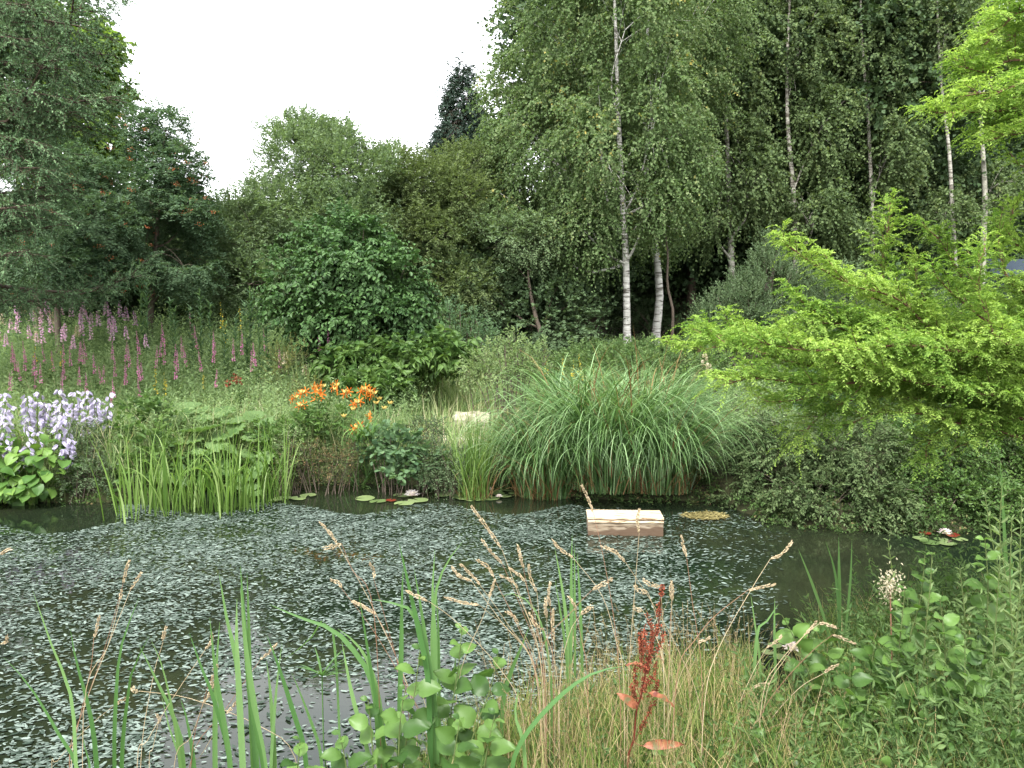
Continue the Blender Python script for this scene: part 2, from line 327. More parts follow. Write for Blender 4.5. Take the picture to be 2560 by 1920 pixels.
def curve(pts, k=10):
    """smooth polyline through world points (Catmull-Rom)"""
    P = np.array(pts, float)
    if len(P) < 3:
        t = np.linspace(0, 1, k)[:, None]; return P[0] * (1 - t) + P[-1] * t
    E = np.vstack([2 * P[0] - P[1], P, 2 * P[-1] - P[-2]]); out = []
    m = max(2, k // (len(P) - 1))
    for i in range(len(P) - 1):
        a, b, c, d = E[i:i + 4]
        for t in np.linspace(0, 1, m, endpoint=False):
            out.append(.5 * ((2 * b) + (c - a) * t + (2 * a - 5 * b + 4 * c - d) * t * t + (3 * b - a - 3 * c + d) * t ** 3))
    out.append(P[-1]); return np.array(out)
def resample(P, k):
    d = np.concatenate([[0], np.cumsum(np.linalg.norm(np.diff(P, axis=0), axis=1))]); t = np.linspace(0, d[-1], k)
    return np.stack([np.interp(t, d, P[:, i]) for i in range(3)], -1)

# ---- terrain
def axis(a): return np.concatenate([np.linspace(p, q, n, endpoint=False) for p, q, n in a] + [[a[-1][1]]])
gx = axis([(-200, -40, 12), (-40, -12, 28), (-12, 12, 150), (12, 40, 28), (40, 200, 12)]); gy = axis([(-60, 0, 20), (0, 14, 130), (14, 40, 50), (40, 220, 18)])
X, Y = np.meshgrid(gx, gy); Z = gz(X, Y); nx, ny = len(gx), len(gy)
i, j = np.meshgrid(np.arange(nx - 1), np.arange(ny - 1)); b = (j * nx + i).ravel()
g = G(); g.add(np.stack([X, Y, Z], -1), np.stack([b, b + 1, b + nx + 1, b + nx], -1), .5, 0, True)
tag(g.build('ground', M['soil']), kind='structure')
g = G(); g.add([(-60, -1, 0), (60, -1, 0), (60, 20, 0), (-60, 20, 0)], [(0, 1, 2, 3)], .5)
tag(g.build('pond_water', M['water']), kind='structure')
# dry path on the far bank
xs = np.linspace(-2.2, .4, 30); ys = np.linspace(11.0, 13.6, 20); X, Y = np.meshgrid(xs, ys); X = X + .25 * np.sin(Y * 3) ; Z = gz(X, Y) + .02
i, j = np.meshgrid(np.arange(29), np.arange(19)); b = (j * 30 + i).ravel()
g = G(); g.add(np.stack([X, Y, Z], -1), np.stack([b, b + 1, b + 31, b + 30], -1), .5, 0, True)
tag(g.build('path', M['path']), kind='structure')

# ---- crowns made of lobes
def lobe_pts(lobes, dens, rg, inner=.45, gap=.0, gs=1.0, botcut=None):
    """lobes: world (c(3), r(3)); returns spray starts, outward directions"""
    Ps, Ds = [], []
    for c, r in lobes:
        r = np.asarray(r, float); area = 4 * PI * ((r[0] * r[1]) ** 1.6 / 3 + (r[0] * r[2]) ** 1.6 / 3 + (r[1] * r[2]) ** 1.6 / 3) ** (1 / 1.6)
        n = max(8, int(area * dens)); u = unit(rg.normal(0, 1, (n, 3)))
        ph = rg.uniform(0, 6, 3); bump = 1 + .16 * np.sin(u[:, 0] * 5 + ph[0]) * np.sin(u[:, 2] * 5 + ph[1]) + .10 * np.sin(u[:, 1] * 9 + u[:, 2] * 8 + ph[2])
        rad = inner + (1 - inner) * rg.random(n) ** .6
        P = c + u * r * (rad * bump)[:, None]
        if gap:
            q = P * gs; nz = np.sin(q[:, 0] * 2.1 + 1.3 * np.sin(q[:, 2] * 1.7)) * np.sin(q[:, 2] * 2.4 + np.sin(q[:, 1] * 1.9)) + .4 * np.sin(q[:, 1] * 3.1 + q[:, 0])
            k = nz > (gap * 2 - 1) * 1.1; P = P[k]; u = u[k]
        Ps.append(P); Ds.append(unit(u / r * r.mean()))
    return np.concatenate(Ps), np.concatenate(Ds)
def pxlobe(l):
    px, py, D, rx, ry, rd = l; c = at(px, py, D); return c, np.array([rx * D / F, rd, ry * D / F])
def limbs(g, trunk, rt, lobes, rg, nsec=6, m=0, r0=.5, hmin=.25):
    """limbs from the trunk into each lobe, branching again inside it"""
    for c, r in lobes:
        z0 = trunk[0, 2]; zt = trunk[-1, 2]; zz = np.clip(c[2] - .9 * r[2] - .25 * np.hypot(*(c - trunk[-1])[:2]), z0 + hmin * (zt - z0), zt)
        k = int(np.argmin(np.abs(trunk[:, 2] - zz))); a = trunk[k]; ra = rt[k] * r0
        mid = (a + c) / 2 + np.array([0, 0, -.1 * np.linalg.norm(c - a)]) + rg.normal(0, .05, 3) * np.linalg.norm(c - a)
        P = resample(curve([a, mid, c], 8), 8); g.tubes(P[None], np.linspace(ra, ra * .35, 8)[None], 5, .5, m)
        u = unit(rg.normal(0, 1, (nsec, 3)) + np.array([0, 0, .3])); e = c + u * r * .85
        st = P[rg.integers(4, 8, nsec)]; t = np.linspace(0, 1, 5)[None, :, None]
        Q = st[:, None] * (1 - t) + e[:, None] * t + np.array([0, 0, .12]) * (np.sin(t * PI)) * np.linalg.norm(e - st, axis=1)[:, None, None]
        g.tubes(Q, np.linspace(ra * .35, ra * .08, 5)[None] * np.ones((nsec, 1)), 4, .5, m)
def tree(name, label, cat, trunk, r0, lobes, mat, bark, seed, dens=40, L=.45, nl=10, lL=.06, lW=.04, T=DIA, droop=.4, ang=.9, tilt=.5, hang=0., dirup=.3, gap=.3, gs=1., inner=.4, tw=.004, group=None, nsec=6, extra=None, upn=1., world=False, rtop=.25):
    rg = R(seed); lb = lobes if world else [pxlobe(l) for l in lobes]
    P = resample(curve(trunk, 16), 18); rr = r0 * np.linspace(1, rtop, 18); rr[0] *= 1.35; rr[1] *= 1.08
    root = thing(name, label, cat, P[0], group)
    g = G(); g.tubes(P[None], rr[None], 12, .5); tr = part('trunk', g, bark, root)
    g = G(); limbs(g, P, rr, lb, rg, nsec); part('branches', g, bark, root)
    p, d = lobe_pts(lb, dens, rg, inner, gap, gs); d = unit(d + np.array([0, 0, dirup]) + rg.normal(0, .45, d.shape))
    if name == 'birch_tree':                    # the crown is thin just in front of the stem
        tx = np.interp(p[:, 2], P[:, 2], P[:, 0]) ; k = ~((np.abs(p[:, 0] - tx) < .30) & (p[:, 1] < P[:, 1].mean()) & (rg.random(len(p)) < (.85 if mat.name == 'birch_leaf' else .45))); p, d = p[k], d[k]
    nz = .5 + .5 * np.sin(p[:, 0] * 1.9 + np.sin(p[:, 2] * 2.3)) * np.cos(p[:, 2] * 1.6 + p[:, 1])
    g = G(); g.sprays(p - d * L * .4, d, L, nl, lL, lW, T, rg, droop=droop, ang=ang, tilt=tilt, hang=hang, A=.55 * rg.random(len(p)) + .3 * nz, tw=tw, mt=1, up=upn, avar=.45)
    part('crown', g, [mat, M['twig']], root)
    if extra: extra(root, p, d, rg)
    return root
def vtrunk(pxs, D, zbase=None):
    P = [at(x, y, D) for x, y in pxs]
    if zbase is None: zbase = gz(P[0][0], P[0][1])
    if P[0][2] > zbase + .02: P.insert(0, np.array([P[0][0] * 1. + .0, P[0][1], zbase]))
    else: P[0][2] = zbase
    P[0][2] -= .03
    return P

# main birch, three stems in view
bk = dict(dens=52, L=.42, nl=11, lL=.088, lW=.07, droop=.8, hang=.5, tilt=.9, dirup=.05, gap=.30, gs=1.5, inner=.35, tw=.002)
tree('birch_tree', 'tall white-barked birch with yellowing leaves, the nearest and whitest trunk behind the sedge', 'tree',
     vtrunk([(627, 342), (626, 262), (622, 190), (618, 110), (616, 40), (612, -60)], 20), .098,
     [(560, 40, 20.8, 62, 85, 1.8), (625, 30, 20, 75, 90, 2.0), (548, 150, 20.4, 62, 75, 1.8), (600, 150, 19.2, 62, 75, 1.6), (655, 120, 19.4, 48, 85, 1.6),
      (520, 228, 20.2, 46, 46, 1.4), (585, 232, 19.6, 55, 42, 1.4), (655, 200, 19.4, 48, 42, 1.4), (690, 165, 19.8, 32, 42, 1.3), (505, 110, 21, 26, 60, 1.2), (600, -70, 20, 90, 60, 2)],
     M['birch'], M['birchbark'], 1, **bk)
tree('birch_tree', 'leaning white birch stem just right of the nearest birch', 'tree',
     vtrunk([(656, 330), (660, 290), (652, 225), (648, 190), (645, 120), (648, 20)], 22), .12,
     [(680, 90, 22.5, 55, 75, 1.6), (700, 20, 22.5, 55, 70, 1.6), (655, 235, 22, 30, 26, 1.2)], M['birch'], M['birchbark'], 2, **bk)
tree('young_tree', 'thin brown wavy stem between the leaning birch and the grey willow', 'tree',
     vtrunk([(672, 336), (673, 310), (667, 285), (668, 255), (664, 225), (661, 190)], 20.5), .045,
     [(662, 195, 20.8, 20, 28, .8)], M['birch_dark'], M['bark'], 3, **bk)
tree('young_tree', 'leaning brown trunk with dark leaves left of the nearest birch', 'tree',
     vtrunk([(544, 345), (536, 318), (530, 290), (527, 262)], 19), .075,
     [(500, 240, 19.5, 42, 38, 1.4), (540, 235, 19.5, 35, 36, 1.2), (478, 285, 19.5, 32, 30, 1.2)], M['willow'], M['bark'], 4, dens=80, L=.4, nl=10, lL=.08, lW=.045, droop=.4, gap=.35)
# birches behind on the right: trunks drawn by position, crowns from the wood
bw = dict(dens=32, L=.5, nl=11, lL=.12, lW=.095, droop=.7, hang=.4, tilt=.9, dirup=.05, gap=.28, gs=1.3, inner=.3, tw=.003)
spec = [
 ('grey-white birch trunk right of the leaning pair, rising from the grey willow', [(733, 300), (730, 230), (727, 140), (722, 60), (720, -40)], 24, .11, [(725, 60, 24.5, 50, 85, 1.8), (745, 170, 24, 42, 60, 1.5), (712, 215, 23.6, 26, 40, 1.2)], 'birchbark'),
 ('slim greyish birch hidden among leaves over the grey willow', [(768, 290), (763, 230), (758, 150), (755, 40)], 26, .08, [(765, 110, 26, 36, 90, 1.5), (770, 215, 25.5, 30, 32, 1.2)], 'greybark'),
 ('straight pale birch with a forked top in the middle of the wood', [(796, 300), (794, 200), (788, 130), (787, 60), (792, -40)], 24.5, .10, [(800, 40, 25, 45, 80, 1.6), (820, 130, 24.6, 40, 55, 1.4), (815, 215, 24, 42, 40, 1.3)], 'birchbark'),
 ('slim grey birch behind the pointed lime spray', [(872, 300), (872, 210), (868, 120), (862, 40), (860, -40)], 25, .085, [(868, 50, 25.5, 45, 75, 1.6), (890, 150, 25, 32, 55, 1.3), (858, 235, 24.6, 34, 34, 1.2)], 'birchbark'),
 ('thick brown trunk close behind the slim grey birch', [(886, 300), (884, 180), (882, 60), (880, -40)], 29, .13, [(895, 90, 29.5, 40, 90, 1.8)], 'bark'),
 ('thin mossy trunk left of the far right birches', [(920, 300), (920, 220), (918, 120), (915, 20)], 28, .08, [(925, 60, 28.5, 34, 75, 1.5), (915, 190, 28, 26, 42, 1.2)], 'greybark'),
 ('white-topped birch before the bright gap at far right', [(957, 300), (953, 225), (949, 150), (940, 70), (936, -30)], 25, .085, [(945, 30, 25.5, 40, 60, 1.6), (945, 215, 25, 32, 30, 1.2)], 'birchbark'),
 ('ringed grey birch trunk in front of the blue shed', [(982, 310), (983, 250), (985, 190), (980, 110), (978, 20)], 26, .12, [(1000, 40, 27, 36, 50, 1.5), (990, 190, 26.5, 40, 32, 1.3)], 'greybark'),
]
for k, (lab, pts, D, r, lobes, bark) in enumerate(spec):
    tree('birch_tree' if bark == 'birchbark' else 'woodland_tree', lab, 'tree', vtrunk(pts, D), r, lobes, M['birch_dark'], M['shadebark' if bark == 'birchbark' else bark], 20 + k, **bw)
# deep wood: one dark tree, copied
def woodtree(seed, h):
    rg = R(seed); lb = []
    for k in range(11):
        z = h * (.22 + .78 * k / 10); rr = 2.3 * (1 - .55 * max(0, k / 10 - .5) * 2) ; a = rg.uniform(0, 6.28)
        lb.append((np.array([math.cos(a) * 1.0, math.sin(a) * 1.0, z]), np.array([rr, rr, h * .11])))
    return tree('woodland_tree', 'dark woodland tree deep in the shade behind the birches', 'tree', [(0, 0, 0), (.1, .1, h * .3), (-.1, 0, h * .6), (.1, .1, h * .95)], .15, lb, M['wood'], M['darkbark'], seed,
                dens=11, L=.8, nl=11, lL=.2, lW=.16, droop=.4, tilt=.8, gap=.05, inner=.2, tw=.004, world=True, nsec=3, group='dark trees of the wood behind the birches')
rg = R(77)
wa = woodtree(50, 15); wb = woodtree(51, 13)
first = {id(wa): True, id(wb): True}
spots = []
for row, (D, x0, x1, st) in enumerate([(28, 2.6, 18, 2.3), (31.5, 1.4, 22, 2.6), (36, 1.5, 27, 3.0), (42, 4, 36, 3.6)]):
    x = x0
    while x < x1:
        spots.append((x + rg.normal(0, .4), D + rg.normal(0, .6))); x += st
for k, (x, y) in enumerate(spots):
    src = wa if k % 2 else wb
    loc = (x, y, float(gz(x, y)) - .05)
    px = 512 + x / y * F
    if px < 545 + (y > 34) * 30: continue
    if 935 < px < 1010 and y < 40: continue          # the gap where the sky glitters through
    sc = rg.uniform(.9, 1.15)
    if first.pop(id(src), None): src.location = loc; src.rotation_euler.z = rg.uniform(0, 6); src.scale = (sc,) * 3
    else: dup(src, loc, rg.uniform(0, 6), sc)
# undergrowth of the wood
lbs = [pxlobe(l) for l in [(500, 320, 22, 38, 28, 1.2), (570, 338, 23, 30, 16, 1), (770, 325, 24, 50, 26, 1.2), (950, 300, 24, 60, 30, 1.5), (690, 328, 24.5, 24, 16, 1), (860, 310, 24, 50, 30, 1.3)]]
def bush(name, label, cat, lobes, mat, seed, bark='bark', dens=90, L=.28, nl=9, lL=.05, lW=.03, T=DIA, droop=.3, ang=.9, tilt=.5, hang=0, dirup=.5, gap=.2, gs=1.6, inner=.35, tw=.003, group=None, world=False, nstem=7, A=None, extra=None, up=1., avar=.45):
    rg = R(seed); lb = lobes if world else [pxlobe(l) for l in lobes]
    C = np.mean([c for c, r in lb], 0); z = float(gz(C[0], C[1])); root = thing(name, label, cat, (C[0], C[1], z - .02), group)
    g = G(); base = np.array([C[0], C[1], z - .05])
    for c, r in lb:
        u = unit(rg.normal(0, 1, (nstem, 3)) + np.array([0, 0, .6])); e = c + u * r * .8; s_ = base + rg.normal(0, .12, (nstem, 3)) * np.array([1, 1, 0])
        s_[:, :2] += (c - base)[:2] * .5; s_[:, 2] = gz(s_[:, 0], s_[:, 1]) - .05
        t = np.linspace(0, 1, 6)[None, :, None]; Q = s_[:, None] * (1 - t) + e[:, None] * t; Q[..., 2] += np.sin(t[..., 0] * PI) * .12 * np.linalg.norm(e - s_, axis=1)[:, None]
        rr = (.012 + .006 * r.mean()) * (.55 if C[1] < 10.2 else 1); g.tubes(Q, np.linspace(rr, rr * .25, 6)[None] * np.ones((nstem, 1)), 4, .5)
    part('stems', g, M[bark], root)
    p, d = lobe_pts(lb, dens, rg, inner, gap, gs); k = p[:, 2] > np.maximum(gz(p[:, 0], p[:, 1]), 0) + .03; p, d = p[k], d[k]
    d = unit(d + np.array([0, 0, dirup]) + rg.normal(0, .4, d.shape))
    g = G(); g.sprays(p - d * L * .4, d, L, nl, lL, lW, T, rg, droop=droop, ang=ang, tilt=tilt, hang=hang, tw=tw, mt=1, A=rg.random(len(p)) if A is None else A, up=up, avar=avar)
    part('foliage', g, [M[mat], M['twig']], root)
    if extra: extra(root, p, d, rg)
    return root
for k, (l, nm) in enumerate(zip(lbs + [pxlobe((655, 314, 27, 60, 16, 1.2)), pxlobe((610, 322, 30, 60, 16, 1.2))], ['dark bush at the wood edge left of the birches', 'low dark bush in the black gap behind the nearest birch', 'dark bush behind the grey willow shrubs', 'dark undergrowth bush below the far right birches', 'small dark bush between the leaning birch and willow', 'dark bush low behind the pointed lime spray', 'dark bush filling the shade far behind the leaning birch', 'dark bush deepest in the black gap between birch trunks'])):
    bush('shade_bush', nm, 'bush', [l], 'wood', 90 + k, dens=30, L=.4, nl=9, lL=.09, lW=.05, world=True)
# copse far left, behind the rowans
rg = R(150)
def lowtree(seed):
    rg = R(seed); lb = [(np.array([rg.normal(0, .9), rg.normal(0, .7), z]), np.array([1.7, 1.5, 1.1])) for z in (.9, 1.3, 2.0, 2.4, 3.0, 3.4)]
    return tree('scrub_tree', 'dull green scrub tree in the copse far behind the left meadow', 'tree', [(0, 0, 0), (.1, 0, 2), (0, .1, 4.6)], .12, lb, M['willow_dark'], M['darkbark'], seed, dens=24, L=.5, nl=11, lL=.12, lW=.08, droop=.3, gap=.05, tw=.003, world=True, nsec=4, group='scrub trees far behind the left meadow')
la = [lowtree(151), lowtree(152)]; used = set()
for k in range(22):
    x = -19 + (k % 11) * 1.95 + rg.normal(0, .3); y = (21.5 if k < 11 else 26) + rg.normal(0, .5); src = la[k % 2]; loc = (x, y, float(gz(x, y)) - .05)
    if x > .6 and y < 24: continue
    if k % 2 not in used: used.add(k % 2); src.location = loc
    else: dup(src, loc, rg.uniform(0, 6), rg.uniform(.85, 1.1))
rg = R(153); g = G()
n = 90000; x = rg.uniform(-60, 62, n); top = np.where(x > 3, 17, 5.5) + 1.2 * np.sin(x * .8) + .8 * np.sin(x * 2.1); z = rg.random(n) ** 1.4 * top; y = 47 + 2.5 * np.sin(x * .5) + rg.normal(0, 1.2, n)
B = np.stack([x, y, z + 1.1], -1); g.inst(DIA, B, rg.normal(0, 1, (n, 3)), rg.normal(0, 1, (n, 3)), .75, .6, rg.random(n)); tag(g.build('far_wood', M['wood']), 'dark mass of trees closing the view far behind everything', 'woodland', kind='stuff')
# shed deep right
c = at(1000, 262, 31); root = thing('garden_shed', 'blue-grey shed half hidden in the wood at far right', 'shed', (c[0], c[1], gz(c[0], c[1])))
def box(g, c, s, rz=0, m=0, A=.5):
    V = np.array([(x, y, z) for z in (-.5, .5) for y in (-.5, .5) for x in (-.5, .5)]) * np.array(s)
    cs, sn = math.cos(rz), math.sin(rz); V = np.stack([V[:, 0] * cs - V[:, 1] * sn, V[:, 0] * sn + V[:, 1] * cs, V[:, 2]], -1) + np.array(c)
    g.add(V, [(0, 2, 3, 1), (4, 5, 7, 6), (0, 1, 5, 4), (2, 6, 7, 3), (0, 4, 6, 2), (1, 3, 7, 5)], A, m)
zb = float(gz(c[0], c[1])); g = G(); box(g, (c[0], c[1], zb + 1.1), (2.6, 2.2, 2.2)); part('wall', g, M['shed'], root)
g = G(); V = np.array([(-1.5, -1.3, 2.2), (1.5, -1.3, 2.2), (1.5, 1.3, 2.2), (-1.5, 1.3, 2.2), (-1.5, 0, 2.9), (1.5, 0, 2.9)]) + np.array([c[0], c[1], zb + .004])
g.add(V, [(0, 1, 5, 4), (2, 3, 4, 5), (0, 3, 2, 1)], .5); g.add(V[[0, 4, 3, 1, 2, 5]], [(0, 1, 2), (3, 4, 5)], .5); part('roof', g, M['shed'], root)

# ---- left and middle background trees
tree('alder_tree', 'rounded grey-green tree, tallest of the middle clump under the open sky', 'tree', vtrunk([(330, 330), (325, 260), (318, 200), (310, 150)], 19), .13,
     [(300, 160, 19.5, 48, 42, 1.4), (350, 175, 19, 50, 45, 1.5), (285, 215, 18.6, 58, 42, 1.5), (350, 225, 18.4, 48, 42, 1.5), (240, 235, 18.5, 42, 45, 1.4), (302, 128, 19.8, 24, 16, .7), (262, 285, 17.8, 55, 34, 1.2), (205, 265, 18, 40, 42, 1.3), (335, 140, 19.6, 30, 22, .8)],
     M['willow'], M['bark'], 5, dens=85, L=.38, nl=12, lL=.08, lW=.045, droop=.2, gap=.15, inner=.45, dirup=.5, tw=.002)
tree('hawthorn_tree', 'yellowish green tree right of the tallest middle tree', 'tree', vtrunk([(430, 330), (425, 280), (418, 230), (410, 190)], 20), .11,
     [(385, 175, 20.5, 38, 30, 1.2), (425, 185, 20.2, 40, 34, 1.3), (462, 200, 20, 36, 40, 1.3), (440, 240, 19.6, 42, 38, 1.3), (470, 165, 21, 34, 22, 1.1), (395, 215, 19.8, 36, 32, 1.2), (465, 285, 19.2, 38, 30, 1.2)],
     M['hawthorn'], M['bark'], 6, dens=85, L=.38, nl=12, lL=.075, lW=.046, droop=.25, gap=.15, inner=.45, dirup=.4, tw=.002)
def berries(root, p, d, rg):
    k = rg.choice(np.nonzero(d[:, 1] < .2)[0], 60, replace=False); g = G(); q = p[k] + d[k] * .3
    q = np.repeat(q, 16, 0) + rg.normal(0, .036, (len(q) * 16, 3)) * np.array([1, 1, .55])
    g.inst(OVO, q, rg.normal(0, 1, q.shape), rg.normal(0, 1, q.shape), .018, .018, rg.random(len(q))); part('berries', g, M['berry'], root)
rk = dict(dens=90, L=.26, nl=13, lL=.10, lW=.034, T=DIA, droop=.45, ang=1.15, tilt=.35, gap=.25, inner=.35, dirup=.3, tw=.003, extra=berries)
tree('rowan_tree', 'tall rowan with orange berries reaching up beside the open sky', 'tree', vtrunk([(150, 330), (155, 260), (160, 190), (165, 130)], 16.5), .07,
     [(168, 130, 16.8, 24, 26, .7), (180, 165, 16.6, 28, 30, .9), (140, 135, 16.6, 16, 28, .6), (150, 195, 16.4, 42, 38, 1.1), (190, 215, 16.4, 26, 36, 1), (145, 250, 16, 44, 38, 1.1), (185, 268, 16, 34, 32, 1)], M['rowan'], M['bark'], 7, **rk)
tree('rowan_tree', 'broad low rowan full of red berry clusters beside the spruce', 'tree', vtrunk([(58, 330), (56, 270), (60, 220)], 15), .075,
     [(75, 170, 15.2, 36, 30, 1), (60, 215, 15, 46, 36, 1.1), (105, 225, 15, 36, 36, 1.1), (85, 265, 14.8, 46, 30, 1.1), (45, 262, 15, 36, 30, 1), (20, 240, 15.5, 40, 46, 1)], M['rowan'], M['bark'], 8, **rk)
tree('sycamore_tree', 'fresh green maple showing behind the spruce branches', 'tree', vtrunk([(40, 330), (40, 220), (45, 120), (50, 20)], 18), .16,
     [(95, 75, 18.2, 28, 42, 1.2), (104, 45, 18, 14, 22, .6), (60, 40, 18.5, 40, 40, 1.3), (85, 120, 18, 32, 30, 1.2), (50, 145, 17.8, 42, 34, 1.3), (100, 150, 18, 30, 20, 1), (10, 80, 19, 40, 60, 1.5), (50, 5, 18.5, 34, 30, 1.1)],
     M['sycamore'], M['bark'], 9, dens=55, L=.4, nl=9, lL=.14, lW=.12, T=ROUND, droop=.4, tilt=.6, hang=.3, gap=.3)
# left spruce: boughs of needle twigs
def conifer(name, label, trunk, r0, boughs, mat, bark, seed, twl=.28, side=.5, needles=18, nL=.04, nW=.008, ntw=9, hangd=.3):
    rg = R(seed); P = resample(curve(trunk, 12), 14); root = thing(name, label, 'tree', P[0])
    g = G(); g.tubes(P[None], (r0 * np.linspace(1.1, .2, 14))[None], 10, .5); part('trunk', g, bark, root)
    gb = G(); gn = G(); SP, SD = [], []
    for bgh in boughs:
        B = resample(curve(bgh, 12), 14); ln = np.linalg.norm(B[-1] - B[0]); gb.tubes(B[None], np.linspace(.012 * ln + .008, .005, 14)[None], 5, .5)
        T = unit(np.gradient(B, axis=0)); sd = unit(np.cross(T, [0, 0, 1.]))
        n = int(ln / .11)
        for k in range(n):
            t = (k + rg.random()) / n * .93 + .07; q = t * 13; i0 = min(12, int(q)); p = B[i0] * (1 - q + i0) + B[i0 + 1] * (q - i0)
            sg = 1 if k % 2 else -1; sl_ = side * min(1., ln / 1.3) * (1.05 - .75 * t) * rg.uniform(.7, 1.3)
            dd = unit(T[i0] * .75 + sd[i0] * sg * .85 + np.array([0, 0, rg.normal(.05, .18)])); e = p + dd * sl_ + np.array([0, 0, -hangd * sl_ * sl_])
            tt = np.linspace(0, 1, 5)[:, None]; Q = p * (1 - tt) + e * tt; gb.tubes(Q[None], np.linspace(.006, .003, 5)[None], 3, .5)
            m = max(3, int(ntw * sl_ / side)); ts = rg.uniform(.1, 1, m)[:, None]; s0 = p * (1 - ts) + e * ts
            d2 = unit(dd * .8 + rg.normal(0, .5, (m, 3)) + np.array([0, 0, -.1])); SP.append(s0); SD.append(d2)
        SP.append(B[-1:] - T[-1:] * .1); SD.append(T[-1:])
    SP = np.concatenate(SP); SD = np.concatenate(SD)
    gn.sprays(SP, SD, twl, needles, nL, nW, DIA, rg, droop=.15, ang=.75, tilt=1.2, tw=.004, mt=1, taper=.15, avar=.3)
    part('branches', gb, bark, root); part('needles', gn, [mat, bark], root); return root
D = 11.5
def bo(pts, D0, D1): n = len(pts); return [at(x, y, D0 + (D1 - D0) * k / (n - 1)) for k, (x, y) in enumerate(pts)]
bl = []
for (y0, x1, y1, d1) in [(-60, 60, -20, 11), (-40, 120, -5, 12), (0, 90, 28, 10.6), (10, 105, 12, 12.4), (40, 112, 55, 11), (55, 70, 70, 10.2), (70, 115, 82, 11.8), (90, 117, 100, 11.2), (110, 80, 112, 10.4), (120, 112, 128, 11.6), (150, 60, 150, 10.6), (165, 40, 168, 10), (200, 62, 195, 10.8), (215, 30, 205, 10), (240, 62, 225, 11), (262, 30, 250, 10.4), (30, 30, 40, 9.9), (130, 30, 140, 10), (80, 50, 95, 10), (0, 30, 5, 10), (-20, 10, -30, 11)]:
    bl.append(bo([(-130, y0 - 12), (-50, y0 + (y1 - y0) * .3 - 6), ((x1 - 40) / 2, y0 + (y1 - y0) * .6), (x1, y1)], 11.5, d1))
bl.append(bo([(-120, 250), (-20, 282), (70, 292), (128, 278), (143, 262)], 12, 12.6)); bl.append(bo([(-120, 270), (-20, 298), (50, 300), (105, 288)], 12, 12.2))
rgb = R(9); bl += [[p + rgb.normal(0, .35, 3) * np.array([1, 1.6, 1]) * (i / 3) for i, p in enumerate(b_)] for b_ in bl[2:19:2]]
conifer('spruce_tree', 'blue-green spruce reaching in from the left edge with long needled boughs', [at(-130, 700, 11.5) * np.array([1, 1, 0]) + np.array([0, 0, .3]), at(-130, 200, 11.5), at(-130, -250, 11.5)], .22, bl, M['conifer'], M['darkbark'], 10, side=.8, ntw=15, twl=.32, needles=24, nL=.045, nW=.018)
# dark spire conifer, far
rg = R(11); bl = []; Tt = [at(462, 340, 34), at(463, 200, 34), at(463, 57, 34)]; Tt[0][2] = gz(Tt[0][0], Tt[0][1])
for k in range(110):
    t = (k + .5) / 110; py = 60 + (215 - 60) * t; r = (2 + 50 * t ** 1.05) * (1.25 if k % 7 else .7); a = rg.uniform(0, 6.28); c0 = at(463, py, 34); rm = r * 34 / F
    u = np.array([math.cos(a), math.sin(a), 0]); bl.append([c0, c0 + u * rm * .5 + np.array([0, 0, .05]), c0 + u * rm + np.array([0, 0, -.35 * rm])])
conifer('cypress_tree', 'dark pointed conifer spire rising far behind the hawthorn', Tt, .09, bl, M['darkconifer'], M['darkbark'], 12, twl=.55, side=.8, needles=14, nL=.14, nW=.06, ntw=9, hangd=1.2)

# ---- shrubs of the far bank
bush('hazel_bush', 'big rounded dark green bush with pointed leaves in the middle of the far bank', 'bush',
     [(350, 245, 14.2, 52, 36, .9), (320, 280, 13.8, 55, 40, 1.), (380, 285, 13.8, 50, 42, 1.), (350, 315, 13.6, 72, 32, 1.1), (300, 305, 13.8, 32, 34, .8), (408, 315, 13.8, 30, 32, .8), (350, 270, 13.4, 50, 40, .8)],
     'hazel', 13, dens=75, L=.42, nl=9, lL=.105, lW=.075, T=FOLD, droop=.45, ang=.95, tilt=.3, hang=.45, dirup=.25, gap=.25, inner=.5)
bush('broadleaf_plant', 'low mound of large pointed leaves beneath the dark round bush', 'plant',
     [(350, 365, 12.6, 32, 20, .5), (395, 360, 12.8, 38, 24, .6), (440, 355, 13, 32, 20, .6), (375, 385, 12, 34, 14, .4)], 'bigleaf', 14, dens=50, L=.34, nl=7, lL=.20, lW=.085, T=LANCE, droop=.3, hang=.4, dirup=.9, gap=.05, bark='stem')
bush('goldenrod_clump', 'feathery yellow-green clump left of the large-leaved mound', 'plant', [(290, 365, 12.2, 26, 26, .4), (308, 380, 12, 18, 22, .3)], 'yellowherb', 15, dens=90, L=.26, nl=14, lL=.03, lW=.012, dirup=1.2, gap=.2, bark='stem')
bush('dogwood_bush', 'pale green leafy bush behind the cream stone left of the sedge', 'bush', [(505, 360, 11.8, 34, 22, .5), (480, 372, 11.8, 24, 16, .4), (535, 358, 12, 24, 20, .5), (512, 342, 12, 14, 12, .3)], 'palewillow', 16, dens=60, L=.26, nl=8, lL=.065, lW=.034, T=FOLD, dirup=.8, gap=.2)
bush('meadowsweet_bush', 'soft grey-green bush between the round bush and the shade', 'bush', [(452, 325, 16, 26, 26, .7), (478, 335, 15.5, 26, 20, .7)], 'herb2', 17, dens=40, L=.35, nl=9, lL=.08, lW=.035, dirup=.8)
def wil(nm, lab, lobes, seed, mat='greywillow', **k):
    kw = dict(dens=95, L=.36, nl=12, lL=.07, lW=.030, T=FOLD, droop=.05, ang=.7, tilt=.5, dirup=1.1, gap=.42, gs=2.2, inner=.45); kw.update(k)
    return bush(nm, lab, 'bush', lobes, mat, seed, **kw)
